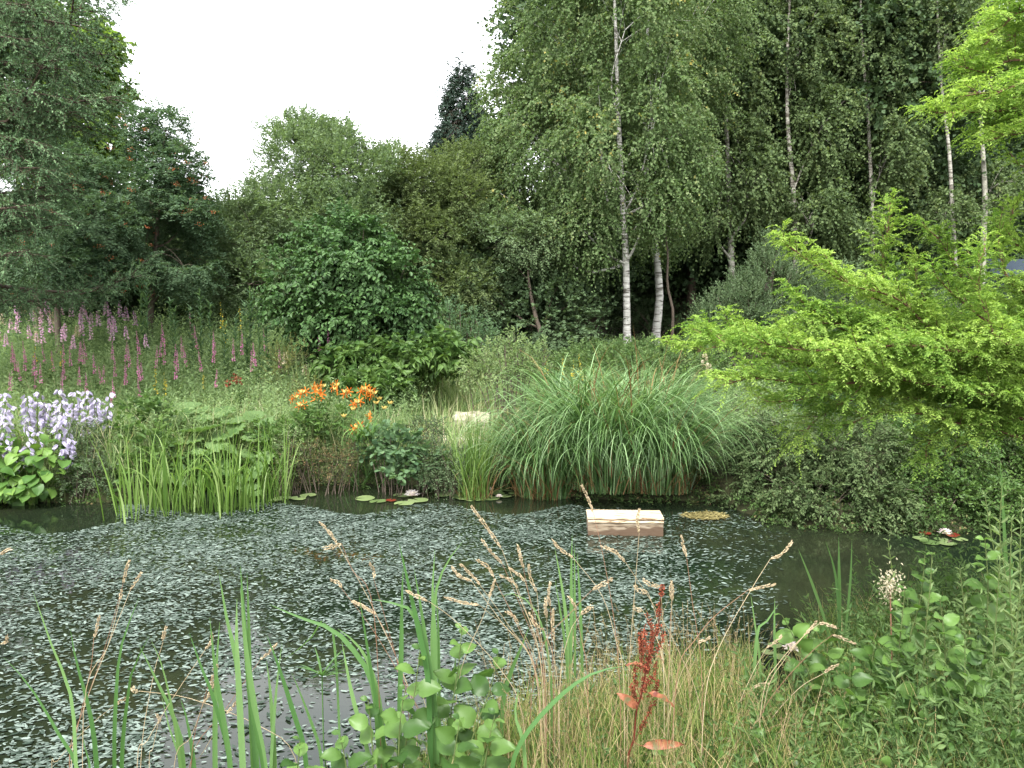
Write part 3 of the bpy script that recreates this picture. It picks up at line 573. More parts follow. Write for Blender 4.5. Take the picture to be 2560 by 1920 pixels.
wil('willow_bush', 'grey-green willow bush before the shaded trunks, its shoots upright', [(765, 286, 16.5, 34, 28, 1), (768, 250, 16.7, 12, 18, .5), (795, 282, 16.8, 26, 26, .9), (745, 300, 16.1, 20, 22, .8), (735, 312, 16.2, 36, 26, .9), (775, 325, 16, 52, 26, 1), (712, 325, 16, 20, 20, .6), (768, 262, 16.6, 14, 14, .5)], 18)
wil('willow_bush', 'pale willow bush partly behind the lime sprays', [(835, 300, 15.5, 42, 34, 1), (880, 310, 15.5, 40, 34, 1), (850, 335, 15, 50, 24, 1), (920, 320, 15.5, 50, 30, 1)], 19)
wil('willow_bush', 'small-leaved grey willow leaning over the water at right', [(750, 500, 9.0, 30, 14, .35), (790, 507, 8.5, 46, 18, .4), (880, 517, 8.2, 60, 16, .4), (800, 455, 8.9, 52, 32, .5), (850, 450, 8.7, 56, 40, .6), (770, 478, 8.8, 32, 28, .4), (830, 490, 8.3, 56, 26, .4), (885, 500, 8.2, 50, 24, .4), (760, 440, 9.2, 30, 36, .4)], 30, dens=260, L=.22, nl=12, lL=.052, lW=.027, mat='creepwillow', droop=.35, dirup=.15, gap=.36, gs=3.2)
wil('willow_bush', 'dark green willow bush on the bank beneath the lime sprays at far right', [(960, 515, 8.3, 60, 16, .4), (930, 455, 8.6, 50, 42, .6), (990, 450, 8.8, 50, 46, .6), (940, 495, 8.2, 50, 24, .5), (1000, 500, 8.2, 40, 26, .5), (1060, 470, 8.6, 50, 46, .6), (960, 410, 9.4, 60, 30, .6)], 31, mat='bigleaf', dens=190, L=.24, nl=10, lL=.055, lW=.032, droop=.3, dirup=.2, gap=.32, gs=3)
wil('willow_bush', 'light leafy bush behind the lime sprays above the water at right', [(900, 370, 10.5, 60, 36, .8), (980, 360, 10.8, 60, 40, .8), (840, 385, 10.2, 44, 30, .6), (1050, 350, 11, 50, 46, .8)], 32, mat='herb2', dens=110, L=.3, nl=10, lL=.07, lW=.036, gap=.15)
bush('nettle_patch', 'low leafy patch at the foot of the birches', 'plant', [(600, 352, 17.5, 42, 14, 1), (660, 352, 17.5, 46, 14, 1), (710, 350, 17, 36, 14, 1), (560, 362, 15.5, 30, 12, .7), (620, 358, 14, 50, 14, .8), (690, 362, 13.5, 44, 14, .8)], 'herb', 33, dens=36, L=.3, nl=8, lL=.08, lW=.05, T=FOLD, dirup=1.2, gap=.05, bark='stem')
bush('brown_shrub', 'rust-tinged low shrub at the water edge below the day lilies', 'bush', [(305, 455, 9.7, 26, 18, .3), (335, 462, 9.6, 26, 18, .3), (360, 445, 9.9, 20, 18, .3), (292, 470, 9.6, 16, 12, .25)], 'brownshrub', 34, dens=190, L=.16, nl=9, lL=.034, lW=.015, gap=.2, gs=3, dirup=.4)
bush('round_leaf_shrub', 'glossy blue-green shrub overhanging the water right of the day lilies', 'bush', [(400, 448, 9.6, 26, 22, .3), (378, 440, 9.8, 18, 20, .25), (425, 458, 9.6, 20, 18, .25), (398, 470, 9.4, 18, 10, .2)], 'herb2', 35, dens=60, L=.2, nl=6, lL=.09, lW=.075, T=ROUND, gap=.05, dirup=.5)
bush('creeping_willow', 'grey creeping willow hanging over the edge left of the thin reeds', 'bush', [(445, 460, 9.5, 28, 22, .3), (470, 468, 9.5, 20, 18, .25), (440, 478, 9.3, 24, 10, .2), (425, 430, 9.9, 26, 16, .3)], 'greywillow', 36, dens=190, L=.16, nl=10, lL=.035, lW=.014, gap=.2, gs=3, droop=.4, dirup=.2)
bush('leafy_plant', 'green leafy plant under the left day lilies', 'plant', [(305, 425, 10.4, 24, 20, .3), (330, 415, 10.6, 26, 16, .3)], 'bigleaf', 37, dens=50, L=.2, nl=6, lL=.10, lW=.05, T=FOLD, dirup=.9, gap=.05, bark='stem')
bush('creeping_willow', 'grey creeping willow drooping between the hosta and the reeds', 'bush', [(80, 455, 9.4, 22, 24, .3), (95, 475, 9.2, 22, 20, .25), (70, 480, 9.2, 14, 16, .2), (85, 435, 9.7, 22, 18, .3)], 'greywillow', 38, dens=190, L=.17, nl=10, lL=.036, lW=.016, gap=.15, gs=3, droop=.35, dirup=.3)
bush('comfrey_plant', 'bright green leafy plant spreading behind the reeds around the scalloped leaves', 'plant', [(215, 470, 9.75, 50, 16, .25), (275, 440, 10.1, 22, 24, .3), (125, 435, 9.9, 26, 22, .3), (150, 450, 9.7, 28, 26, .3), (135, 475, 9.5, 26, 20, .3), (150, 412, 10.2, 26, 14, .3)], 'bigleaf', 39, dens=55, L=.2, nl=6, lL=.10, lW=.06, T=FOLD, dirup=.8, gap=.05, bark='stem')
bush('water_shrub', 'pale variegated shrub at the water between reeds and rusty shrub', 'bush', [(285, 470, 9.5, 14, 16, .2), (290, 445, 9.7, 18, 20, .25)], 'palewillow', 40, dens=150, L=.15, nl=8, lL=.035, lW=.02, gap=.15, gs=3)
# hosta mound
def hosta(root_label, lobes, seed):
    rg = R(seed); lb = [pxlobe(l) for l in lobes]; C = np.mean([c for c, r in lb], 0)
    root = thing('hosta_plant', root_label, 'plant', (C[0], C[1], gz(C[0], C[1]) - .02)); g = G(); gs_ = G()
    p, d = lobe_pts(lb, 75, rg, .75); k = (d[:, 1] < .5) & (p[:, 2] > .03); p, d = p[k], d[k]; D_ = unit(d * np.array([1, 1, .2]) + rg.normal(0, .3, d.shape) + np.array([0, 0, -.25]))
    s = rg.uniform(.75, 1.25, len(p)); g.inst(OVAL, p, D_, d * .5 + np.array([0, 0, 1]) + rg.normal(0, .25, d.shape), .135 * s, .115 * s, rg.random(len(p))); part('leaves', g, M['hosta'], root)
    b = np.array([C[0], C[1], gz(C[0], C[1])]) ; t = np.linspace(0, 1, 4)[None, :, None]; q = p[::2]; s0 = b + (q - b) * np.array([.6, .6, 0]); Q = s0[:, None] * (1 - t) + q[:, None] * t; gs_.tubes(Q, .004, 3, .5)
    part('stalks', gs_, M['stem'], root)
hosta('broad mound of round light green leaves at the left water edge', [(20, 455, 9.4, 34, 24, .4), (48, 470, 9.2, 24, 26, .35), (0, 475, 9.2, 30, 22, .4), (-40, 470, 9.3, 30, 28, .4), (25, 485, 9.1, 34, 13, .3)], 41)

# scalloped umbrella leaves (butterbur)
def scallop(n=15):
    an = np.linspace(-PI * .93, PI * .93, n * 2 + 1); r = 1 + .09 * np.cos(np.arange(n * 2 + 1) * PI); V = [(.0, 0, -.22)]
    for ri, zz in ((.5, -.09), (1., .03)):
        for k, (a, q) in enumerate(zip(an, r)): V.append((math.cos(a) * ri * (q if ri == 1 else 1), math.sin(a) * ri * (q if ri == 1 else 1), zz + (.05 if k % 2 else -.03) * ri))
    m = n * 2 + 1; t = [(0, 1 + k, 2 + k) for k in range(m - 1)]; q = [(1 + k, 1 + m + k, 2 + m + k, 2 + k) for k in range(m - 1)]
    return V, t, q
def butterbur(label, sp, seed):
    rg = R(seed); c = np.mean([at(x, y, D) for x, y, D, r in sp], 0); root = thing('butterbur_plant', label, 'plant', (c[0], c[1], gz(c[0], c[1]) - .03)); V, t, q = scallop()
    gs_ = G()
    for x, y, D, r in sp:
        p = at(x, y, D); rr = r * D / F; g = G(); n = unit(np.array([rg.normal(0, .25), -.45 + rg.normal(0, .2), 1.])); d = unit(np.array([rg.normal(0, 1), -1, -.1]))
        g.inst((V, t), p[None], d[None], n[None], rr, rr, rg.random()); g.inst((V, q), p[None], d[None], n[None], rr, rr, rg.random())
        g.m = [(a, b_, True) for a, b_, _ in g.m]; part('leaf', g, M['gunnera'], root)
        bs = np.array([p[0] * .5 + c[0] * .5, p[1] + .1, gz(c[0], c[1])]); gs_.tubes(np.array([resample(curve([bs, (bs + p) / 2 + rg.normal(0, .03, 3), p - n * rr * .2], 6), 6)]), .009, 5, .5)
    part('stalks', gs_, M['stem'], root)
rg = R(42); sp = []
for (x, y, D, r) in [(190, 408, 10.9, 20), (215, 414, 10.7, 22), (240, 420, 10.5, 20), (175, 420, 10.5, 20), (200, 428, 10.2, 22), (228, 432, 10.2, 20), (258, 418, 10.5, 17), (258, 438, 10.1, 18), (185, 440, 10, 20), (210, 448, 9.9, 20), (240, 452, 9.9, 20), (262, 460, 9.8, 15), (225, 468, 9.7, 18), (250, 474, 9.6, 16), (200, 465, 9.7, 17), (252, 490, 9.4, 12), (170, 455, 9.8, 17), (165, 432, 10.2, 18), (236, 486, 9.5, 12), (180, 478, 9.6, 16), (155, 472, 9.6, 16)]: sp.append((x, y, D, r * .9))
butterbur('clump of large scalloped umbrella leaves behind the tall reeds', sp, 43)

# ---- grasses: blades and tufts
def tuft(name, label, cat, c, n, rad, L, W, mat, seed, bend=(.4, 1.4), e0=(1.2, 1.55), group=None, K=6, ell=1., dead=None, K2=0, pw=1.6, out=0.):
    rg = R(seed); root = thing(name, label, cat, c, group); g = G()
    a = rg.uniform(0, 6.28, n); r = rad * np.sqrt(rg.random(n)); B = np.array(c) + np.stack([np.cos(a) * r, np.sin(a) * r * ell, 0 * r], -1)
    az = np.where(rg.random(n) < out, a, rg.uniform(0, 6.28, n))
    g.blades(B, az, rg.uniform(*e0, n), L * rg.uniform(.4, 1.12, n), W * rg.uniform(.6, 1.2, n), rg.uniform(*bend, n), rg.random(n), K, pw, rg.normal(0, .5, n))
    part('blades', g, M[mat], root)
    if dead:
        g = G(); m = n // 26; a = rg.uniform(0, 6.28, m); r = rad * np.sqrt(rg.random(m)); B = np.array(c) + np.stack([np.cos(a) * r, np.sin(a) * r, 0 * r], -1)
        g.blades(B, rg.uniform(0, 6.28, m), rg.uniform(.7, 1.5, m), L * rg.uniform(.5, 1.0, m), W * rg.uniform(.6, 1.1, m), rg.uniform(.3, 2.9, m), rg.random(m), 9, 3.5, rg.normal(0, .8, m))
        part('withered_blades', g, M['sedge_dead'], root)
        g = G(); m = n // 4; a = rg.uniform(0, 6.28, m); r = rad * 1.05 * np.sqrt(rg.random(m)); B = np.array(c) + np.stack([np.cos(a) * r, np.sin(a) * r * ell, 0 * r], -1)
        g.blades(B, rg.uniform(0, 6.28, m), rg.uniform(.5, 1.5, m), L * dead * rg.uniform(.5, 1.2, m), W * np.ones(m) * .8, rg.uniform(.0, 1.2, m), rg.random(m), 4)
        part('dead_blades', g, M['sedge_dead'], root)
    return root
for k, (px, D, rad, L, n, lab) in enumerate([(545, 9.6, .36, 1.65, 1000, 'left sedge tussock arching over the water beside the thin reeds'), (608, 9.5, .46, 2.1, 1400, 'middle sedge tussock, the tallest, straight behind the floating box'), (660, 9.45, .38, 1.8, 1200, 'right sedge tussock next to the overhanging willow'), (580, 10.4, .45, 2.0, 800, 'rear sedge tussock behind the left and middle tussocks'), (640, 10.4, .45, 2.0, 800, 'rear sedge tussock behind the right tussock')]):
    c = at(px, 500, D); c[2] = max(float(gz(c[0], c[1])), -.02) - .03
    tuft('sedge_tussock', lab, 'grass', c, n, rad, L, .016, 'sedge', 60 + k, bend=(1.9, 3.2), e0=(1.2, 1.57), K=12, dead=.36, pw=1.6, out=.38, group='sedge tussocks on the far bank')
c = at(474, 492, 9.4); c[2] = 0; tuft('thin_reeds', 'narrow tuft of thin upright green reeds left of the sedge', 'reed', c, 190, .2, 1.05, .011, 'reed', 66, bend=(.05, .8), dead=.4)
c = at(462, 470, 10); c[2] = float(gz(c[0], c[1])) - .02; tuft('moor_grass', 'wispy arching grass before the cream stone', 'grass', c, 110, .45, .95, .008, 'sedge', 67, bend=(.5, 2.2))
c = at(478, 400, 11.2); c[2] = float(gz(c[0], c[1])) - .02; tuft('moor_grass', 'pale grass tuft against the cream stone', 'grass', c, 90, .4, .7, .008, 'sedge', 68, bend=(.5, 2.2))
# emergent reeds at left
def reedclump(label, spots, seed, L=1.12, W=.020, bent=.3):
    rg = R(seed); cx = np.mean([onz(x, y) for x, y, n in spots], 0); root = thing('reed_clump', label, 'reed', (cx[0], cx[1], -.15)); g = G()
    for x, y, n in spots:
        c = onz(x, y); B = np.array([c[0], c[1], -.12]) + rg.normal(0, 1, (n, 3)) * np.array([.06, .10, 0]); bd = rg.uniform(.0, .55, n); kink = rg.random(n) < bent; bd[kink] = rg.uniform(1.6, 2.6, kink.sum())
        g.blades(B, rg.uniform(0, 6.28, n), rg.uniform(1.35, 1.57, n), L * rg.uniform(.55, 1.15, n), W * rg.uniform(.6, 1.1, n), bd, rg.random(n), 9, np.where(False, 1, 2.2), rg.normal(0, .4, n))
    part('blades', g, M['reed'], root)
reedclump('tall green reeds with bent tips standing in the water at left', [(118, 517, 7), (130, 522, 10)] + [(x, 508 + (x % 7), 12) for x in range(150, 262, 8)] + [(140, 510, 6), (272, 504, 9), (282, 500, 10), (266, 508, 6), (288, 496, 8)], 69)

# ---- bank ground cover
def cover(name, n, xr, yr, seed, fn, kind='stuff'):
    rg = R(seed); x = rg.uniform(*xr, n); y = rg.uniform(*yr, n); d = y - yF(x); return rg, x, y, d
rg, x, y, d = cover('g', 26000, (-11, -0.2), (9.2, 18), 70, None); k = (d > .12) & ~((x > -2.2) & (y > 11.3) & (y < 13.0) & (rg.random(len(x)) < .6)); x, y, d = x[k], y[k], d[k]
B = np.stack([x, y, gz(x, y)], -1); n = len(x); g = G()
g.blades(B, rg.uniform(0, 6.28, n), rg.uniform(1.1, 1.57, n), rg.uniform(.35, .85, n), .010 * np.ones(n), rg.uniform(.1, 1.4, n), rg.random(n) ** 1.3, 4, roll=rg.normal(0, .5, n))
tag(g.build('meadow_grass', M['meadowgrass']), 'tall meadow grass filling the flower bank at left', 'grass', kind='stuff')
rg, x, y, d = cover('g', 24000, (-11.5, -1.4), (9.6, 18.5), 71, None); k = (d > .5); x, y = x[k], y[k]; B = np.stack([x, y, gz(x, y)], -1); n = len(x); g = G()
nz = .5 + .5 * np.sin(x * 1.3 + np.sin(y * 2)) * np.cos(y * 1.1)
g.sprays(B, rg.normal(0, .22, (n, 3)) + np.array([0, 0, 1]), rg.uniform(.5, 1.15, n) * np.clip(.6 + (y - 10) * .1, .6, 1.15), 16, .085, .024, DIA, rg, droop=.05, ang=1.0, tilt=.6, tw=.003, A=nz * .6 + .4 * rg.random(n))
tag(g.build('meadow_herbs', M['meadowherb']), 'mixed green flower stems and leaves massed on the left bank', 'ground cover', kind='stuff')
rg, x, y, d = cover('g', 15000, (-2.5, 12), (9.2, 24), 72, None); k = (d > .2) & ~((x < .4) & (y > 11.3) & (y < 13.0) & (rg.random(len(x)) < .75)); x, y = x[k], y[k]; B = np.stack([x, y, gz(x, y)], -1); n = len(x); g = G()
g.sprays(B, rg.normal(0, .3, (n, 3)) + np.array([0, 0, 1]), rg.uniform(.2, .5, n), 9, .075, .03, DIA, rg, droop=.1, ang=1.0, tilt=.6, tw=.003)
tag(g.build('bank_weeds', M['meadowherb']), 'low green weeds over the bank behind the sedge', 'ground cover', kind='stuff')
rg, x, y, d = cover('g', 30000, (-9, 12), (7.6, 11.5), 73, None); k = (d > -.06) & (d < .45); x, y = x[k], y[k]; B = np.stack([x, y, gz(x, y)], -1); n = len(x); g = G()
g.sprays(B, rg.normal(0, .5, (n, 3)) + np.array([0, -.5, .6]), rg.uniform(.12, .38, n), 9, .05, .024, DIA, rg, droop=.4, ang=1.0, tilt=.7, tw=.003)
tag(g.build('edge_weeds', M['edge']), 'small trailing weeds along the dark water edge', 'ground cover', kind='stuff')

# ---- flowers
def spike(name, label, cat, h, fl, flmat, leafmat, seed, group, fr=.035, fn=60, lL=.09, lW=.018, nl=34, cone=1.):
    rg = R(seed); root = thing(name, label, cat, (0, 0, 0), group); g = G(); z0 = np.zeros((1, 3)); up = np.array([[rg.normal(0, .05), rg.normal(0, .05), 1.]])
    g.tubes(np.array([[(0, 0, 0), (up[0, 0] * h * .5, up[0, 1] * h * .5, h * .5), (up[0, 0] * h, up[0, 1] * h, h)]]), np.array([[.005, .004, .002]]), 4, .3)
    t = rg.uniform(.12, 1 - fl, nl); a = rg.uniform(0, 6.28, nl); P = up * h * t[:, None]; Dd = np.stack([np.cos(a), np.sin(a), .5 + 0 * a], -1)
    g.inst(FOLD, P, Dd, np.array([[0, 0, 1.]]) + rg.normal(0, .3, (nl, 3)), lL * (1.2 - .5 * t), lW, rg.random(nl)); part('leafy_stem', g, M[leafmat], root)
    g = G(); t = rg.uniform(1 - fl, 1, fn); a = rg.uniform(0, 6.28, fn); rr = fr * (1.05 - (t - (1 - fl)) / fl * cone)
    P = up * h * t[:, None] + np.stack([np.cos(a) * rr * .4, np.sin(a) * rr * .4, 0 * a], -1); Dd = np.stack([np.cos(a), np.sin(a), rg.uniform(-.2, .7, fn)], -1)
    g.inst(FOLD, P, Dd, rg.normal(0, 1, (fn, 3)), rr + .008, rr * .8 + .006, rg.random(fn)); part('flower_spike', g, M[flmat], root)
    return root
def scatter(protos, spots, labels, rg):
    used = set()
    for k, (px, py, D, h) in enumerate(spots):
        pr = protos[k % len(protos)]; top = at(px, py, D); zb = float(gz(top[0], top[1])); sc = max(.25, (top[2] - zb)) / h; loc = (top[0], top[1], zb - .01)
        if pr.name not in used: used.add(pr.name); pr.location = loc; pr.scale = (max(.7, sc ** .5),) * 2 + (sc,); pr.rotation_euler.z = rg.uniform(0, 6)
        else: dup(pr, loc, rg.uniform(0, 6), (max(.7, sc ** .5), max(.7, sc ** .5), sc))
rg = R(80)
LF = 'rosebay fireweed with lilac-pink spike rising from the left meadow'; GF = 'fireweed spikes on the left bank'
fw = [spike('fireweed', LF, 'flower', 1.5, .2, 'pink', 'herb2', 81 + k, GF, .042, 60, cone=.8) for k in range(3)]
sp = [(105, 296, 15.5), (98, 300, 15.6), (91, 306, 15.4), (122, 300, 15.5), (117, 308, 15.3), (128, 305, 15.6), (82, 312, 15), (65, 322, 14.6), (68, 300, 15.8), (30, 305, 15.8), (38, 308, 15.4), (60, 298, 16), (0, 300, 15.5), (42, 318, 14.8), (12, 306, 15.2), (128, 325, 14.4), (50, 330, 14.2), (75, 304, 15.9), (18, 318, 14.8), (92, 326, 14.4), (2, 322, 14.6), (112, 318, 14.8), (85, 300, 16), (140, 310, 15.4), (48, 306, 15.7), (24, 298, 16), (88, 312, 15.2), (101, 310, 15.1), (58, 318, 14.6), (33, 324, 14.5), (8, 318, 14.9), (70, 328, 14.2), (107, 326, 14.2)]
rq = R(800); sp += [(rq.uniform(-5, 150), rq.uniform(298, 335), 0) for _ in range(10)]; sp = [(x, y, D or np.interp(y, [296, 336], [16, 13.6])) for x, y, D in sp]
scatter(fw, [(x, y, D, 1.5) for x, y, D in sp], LF, rg)
LL = 'purple loosestrife with a slim magenta spike among the meadow herbs'; GL = 'purple loosestrife spikes on the left bank'
ls = [spike('purple_loosestrife', LL, 'flower', 1.2, .3, 'magenta', 'herb', 85 + k, GL, .018, 90) for k in range(3)]
sp = [(142, 330, 13), (155, 334, 13), (114, 355, 12.2), (116, 378, 11.4), (35, 352, 12), (95, 352, 12.3), (70, 345, 12.8), (78, 340, 13), (130, 345, 12.6), (150, 345, 12.4), (160, 342, 12.6), (215, 330, 13.2), (213, 340, 12.8), (200, 325, 13.6), (183, 335, 13.2), (258, 342, 12.6), (250, 350, 12.6), (280, 345, 12.8), (325, 330, 12.9), (331, 329, 12.9), (345, 332, 13), (120, 340, 12.9), (105, 365, 12), (64, 358, 12), (18, 350, 12.4), (40, 362, 11.8), (85, 372, 11.6), (168, 322, 13.8), (195, 312, 14.2), (232, 338, 13), (270, 328, 13.4), (138, 352, 12.3), (8, 372, 11.6), (28, 340, 12.8), (55, 350, 12.5), (110, 338, 13.1), (176, 350, 12.5), (48, 342, 12.9), (14, 342, 12.8), (75, 366, 11.9), (98, 364, 12), (125, 362, 12), (144, 360, 12), (30, 370, 11.7), (60, 372, 11.6), (190, 345, 12.7), (205, 350, 12.5), (240, 330, 13.3), (90, 338, 13.1), (22, 360, 12), (112, 388, 11.2)]
sp += [(rq.uniform(0, 270), rq.uniform(335, 378), 0) for _ in range(14)]; sp = [(x, y, D or np.interp(y, [330, 380], [13.2, 11.4])) for x, y, D in sp]
scatter(ls, [(x, y, D, 1.2) for x, y, D in sp], LL, rg)
LY = 'yellow loosestrife with small golden flowers'; GY = 'yellow flowers on the far bank'
ys_ = [spike('yellow_loosestrife', LY, 'flower', .9, .3, 'yellow', 'herb', 88 + k, GY, .020, 22) for k in range(2)]
sp = [(152, 366, 11.8), (156, 374, 11.5), (162, 378, 11.4), (166, 370, 11.8), (205, 372, 11.9), (548, 352, 12.2), (566, 355, 12), (572, 358, 12), (580, 353, 12.2), (583, 360, 12), (560, 362, 11.9), (60, 345, 12.8), (50, 352, 12.5), (35, 340, 13), (225, 318, 14), (222, 300, 14.6), (237, 304, 14.6)]
scatter(ys_, [(x, y, D, .9) for x, y, D in sp], LY, rg)
LC = 'meadowsweet with a fluffy cream head at the back of the left meadow'; GC = 'cream meadowsweet plumes'
ms = [spike('meadowsweet', LC, 'flower', 1.3, .16, 'cream', 'herb', 91 + k, GC, .045, 60, cone=.6) for k in range(2)]
sp = [(20, 300, 15.6), (8, 312, 15.2), (38, 298, 15.8), (28, 330, 14.2), (52, 312, 15), (5, 330, 14.4), (75, 325, 14.4), (300, 365, 12.2), (708, 352, 11.4), (712, 362, 11.2), (428, 298, 15), (432, 308, 15), (285, 352, 12.5)]
scatter(ms, [(x, y, D, 1.3) for x, y, D in sp], LC, rg)
# tall narrow-leaved perennials
LT = 'tall narrow-leaved sunflower stem standing above the meadow'; GT = 'tall narrow-leaved stems at the back of the meadow'
def tallstem(seed):
    rg = R(seed); root = thing('tall_perennial', LT, 'plant', (0, 0, 0), GT); g = G(); g.tubes(np.array([[(0, 0, 0), (.03, 0, .9), (0, .02, 1.8)]]), np.array([[.008, .006, .003]]), 4, .3)
    n = 90; t = rg.uniform(.2, 1, n); a = rg.uniform(0, 6.28, n); B = np.stack([.02 * np.sin(t * 3), 0 * t, t * 1.8], -1)
    g.blades(B, a, rg.uniform(.5, 1.0, n), .26 * (1.15 - .5 * t), .022 * np.ones(n), rg.uniform(.8, 1.7, n), rg.random(n), 4); part('leafy_stem', g, M['herb2'], root); return root
tp = [tallstem(95), tallstem(96)]
scatter(tp, [(x, y, D, 1.8) for x, y, D in [(140, 264, 14.8), (146, 280, 14.6), (200, 292, 14.2), (170, 300, 14.2), (175, 308, 13.8), (250, 290, 14), (244, 302, 13.8), (258, 300, 13.8), (190, 306, 13.9), (210, 302, 13.9), (235, 315, 13.4), (265, 318, 13.2), (225, 322, 13.4)]], LT, rg)
# hosta flower stems
LH = 'lilac-white hosta flower stem of hanging bells above the round leaves'; GH = 'hosta flower stems at left'
def hflower(seed):
    rg = R(seed); root = thing('hosta_flower', LH, 'flower', (0, 0, 0), GH); g = G(); g.tubes(np.array([[(0, 0, 0), (.02, 0, .3), (.05, -.03, .62)]]), np.array([[.004, .004, .003]]), 4, .3); part('stem', g, M['stem'], root)
    g = G(); n = 24; t = rg.uniform(.55, 1, n); a = rg.uniform(0, 6.28, n); B = np.stack([.05 * t, -.03 * t, .62 * t], -1); Dd = np.stack([np.cos(a), np.sin(a), -.7 + 0 * a], -1)
    for q in range(4): g.inst(FOLD, B + unit(Dd) * .02, Dd + rg.normal(0, .15, (n, 3)), rg.normal(0, 1, (n, 3)), .058, .026, rg.random(n))
    part('bells', g, M['lilac'], root); return root
hf = [hflower(97), hflower(98), hflower(99)]; rg2 = R(100)
sp = [(x, y) for x, y in [(3, 388), (12, 398), (22, 405), (35, 390), (42, 386), (50, 393), (55, 402), (28, 398), (48, 410), (62, 412), (68, 418), (75, 392), (80, 400), (84, 408), (90, 396), (96, 402), (105, 388), (100, 392), (88, 390), (32, 424), (38, 428), (8, 412), (15, 420), (-5, 400), (0, 432), (10, 440), (60, 396), (70, 402), (66, 430), (72, 436), (45, 402), (2, 404), (25, 390), (57, 386)]]
scatter(hf, [(x + rg2.uniform(-5, 5), y + rg2.uniform(-4, 6), (9.9 if y < 412 else 9.35) + rg2.uniform(-.3, .4), .62) for x, y in sp], LH, rg)
# day lilies
LD_ = 'orange day lily in full bloom on the bank'; GD = 'orange day lilies'
def daylily(seed, bud=False):
    rg = R(seed); root = thing('day_lily', LD_ if not bud else 'day lily stem with pale yellow buds only', 'flower', (0, 0, 0), GD if not bud else 'day lily buds'); g = G(); g.tubes(np.array([[(0, 0, 0), (.01, 0, .4), (0, -.02, .8)]]), np.array([[.005, .005, .004]]), 4, .5)
    n = 9; g.blades(np.zeros((n, 3)), rg.uniform(0, 6.28, n), rg.uniform(1.0, 1.4, n), rg.uniform(.35, .6, n), .02 * np.ones(n), rg.uniform(1.2, 2.2, n), rg.random(n), 7); part('leafy_stem', g, M['iris'], root)
    if not bud:
        for q in range(2):
            g = G(); c = np.array([(-.035 + .07 * q), -.03 - .02 * q, .8 - .03 * q]); m = 6; a = np.arange(m) * PI / 3 + rg.random()
            for fr_, el, ln in ((0, .8, .035), (1, .1, .05)):
                hd = np.stack([np.cos(a), -.55 - .3 * np.sin(a) * 0 + .0 * a, np.sin(a)], -1)
                st = c + (unit(hd) * .03 if fr_ else 0); g.inst(FOLD, np.broadcast_to(st, (m, 3)) if not fr_ else st, hd * np.array([1, .6 if not fr_ else -.1, 1]), np.tile([[0, -1., 0]], (m, 1)), (ln + .012) * .72, .019, rg.random(m))
            part('flower', g, M['orange'], root)
    g = G(); m = 5; a = rg.uniform(0, 6.28, m); g.inst(OVO, np.tile([[0, -.02, .78]], (m, 1)), np.stack([np.cos(a), np.sin(a), 1 + 0 * a], -1), rg.normal(0, 1, (m, 3)), .065, .016, rg.random(m)); part('buds', g, M['budyellow'], root)
    return root
dl = [daylily(101), daylily(102), daylily(104)]; db = [daylily(103, True)]
scatter(dl, [(x, y, D, .8) for x, y, D in [(297, 396, 10.8), (302, 391, 10.9), (318, 390, 10.8), (325, 385, 11), (333, 388, 11), (312, 386, 11), (345, 391, 10.8), (366, 388, 10.7), (372, 390, 10.7), (376, 392, 10.6), (358, 401, 10.4), (366, 415, 10.2), (358, 426, 10), (300, 404, 10.5), (319, 397, 10.7), (338, 384, 11.1)]], LD_, rg)
scatter(db, [(x, y, D, .8) for x, y, D in [(380, 398, 10.6), (375, 402, 10.4), (383, 407, 10.4), (352, 408, 10.3), (342, 415, 10.2), (389, 402, 10.5)]], '', rg)
hl = spike('helenium', 'rust-red helenium cluster above the left meadow grass', 'flower', .8, .1, 'dock', 'herb', 105, 'rust-red flower heads', .035, 16, cone=.2)
scatter([hl], [(x, y, D, .8) for x, y, D in [(232, 374, 11.8), (238, 376, 11.8), (242, 378, 11.7), (228, 380, 11.6)]], '', rg)
# bright strap-leaved clump hanging by the water
c = at(362, 442, 9.75); tuft('day_lily_foliage', 'bright lime strap leaves hanging down toward the water below the lilies', 'plant', c, 42, .12, .5, .022, 'hosta', 106, bend=(1.9, 3.0), e0=(.9, 1.4), K=9)

# ---- cream stone blocks
def rough_block(g, c, s, rz, rg, n=7):
    """subdivided block with a worn uneven surface"""
    lin = np.linspace(-.5, .5, n)
    for ax in range(3):
        for sg in (-.5, .5):
            a, b_ = np.meshgrid(lin, lin); P = np.zeros((n, n, 3)); P[..., ax] = sg; P[..., (ax + 1) % 3] = a; P[..., (ax + 2) % 3] = b_; P = P.reshape(-1, 3)
            nrm = unit(P); P = P * (1 - .12 * np.clip((np.abs(P) > .45).sum(1) - 1, 0, 2)[:, None] * .35)
            P = P * np.array(s); P = P + nrm * (.018 * np.sin(P[:, 0:1] * 23 + 1) * np.cos(P[:, 2:3] * 31 + P[:, 1:2] * 17)); cs, sn = math.cos(rz), math.sin(rz)
            P = np.stack([P[:, 0] * cs - P[:, 1] * sn, P[:, 0] * sn + P[:, 1] * cs, P[:, 2]], -1) + np.array(c)
            i, j = np.meshgrid(np.arange(n - 1), np.arange(n - 1)); k = (j * n + i).ravel(); q = np.stack([k, k + 1, k + n + 1, k + n], -1)
            if sg < 0: q = q[:, ::-1]
            g.add(P, q, .5, 0, True)
rg = R(107)
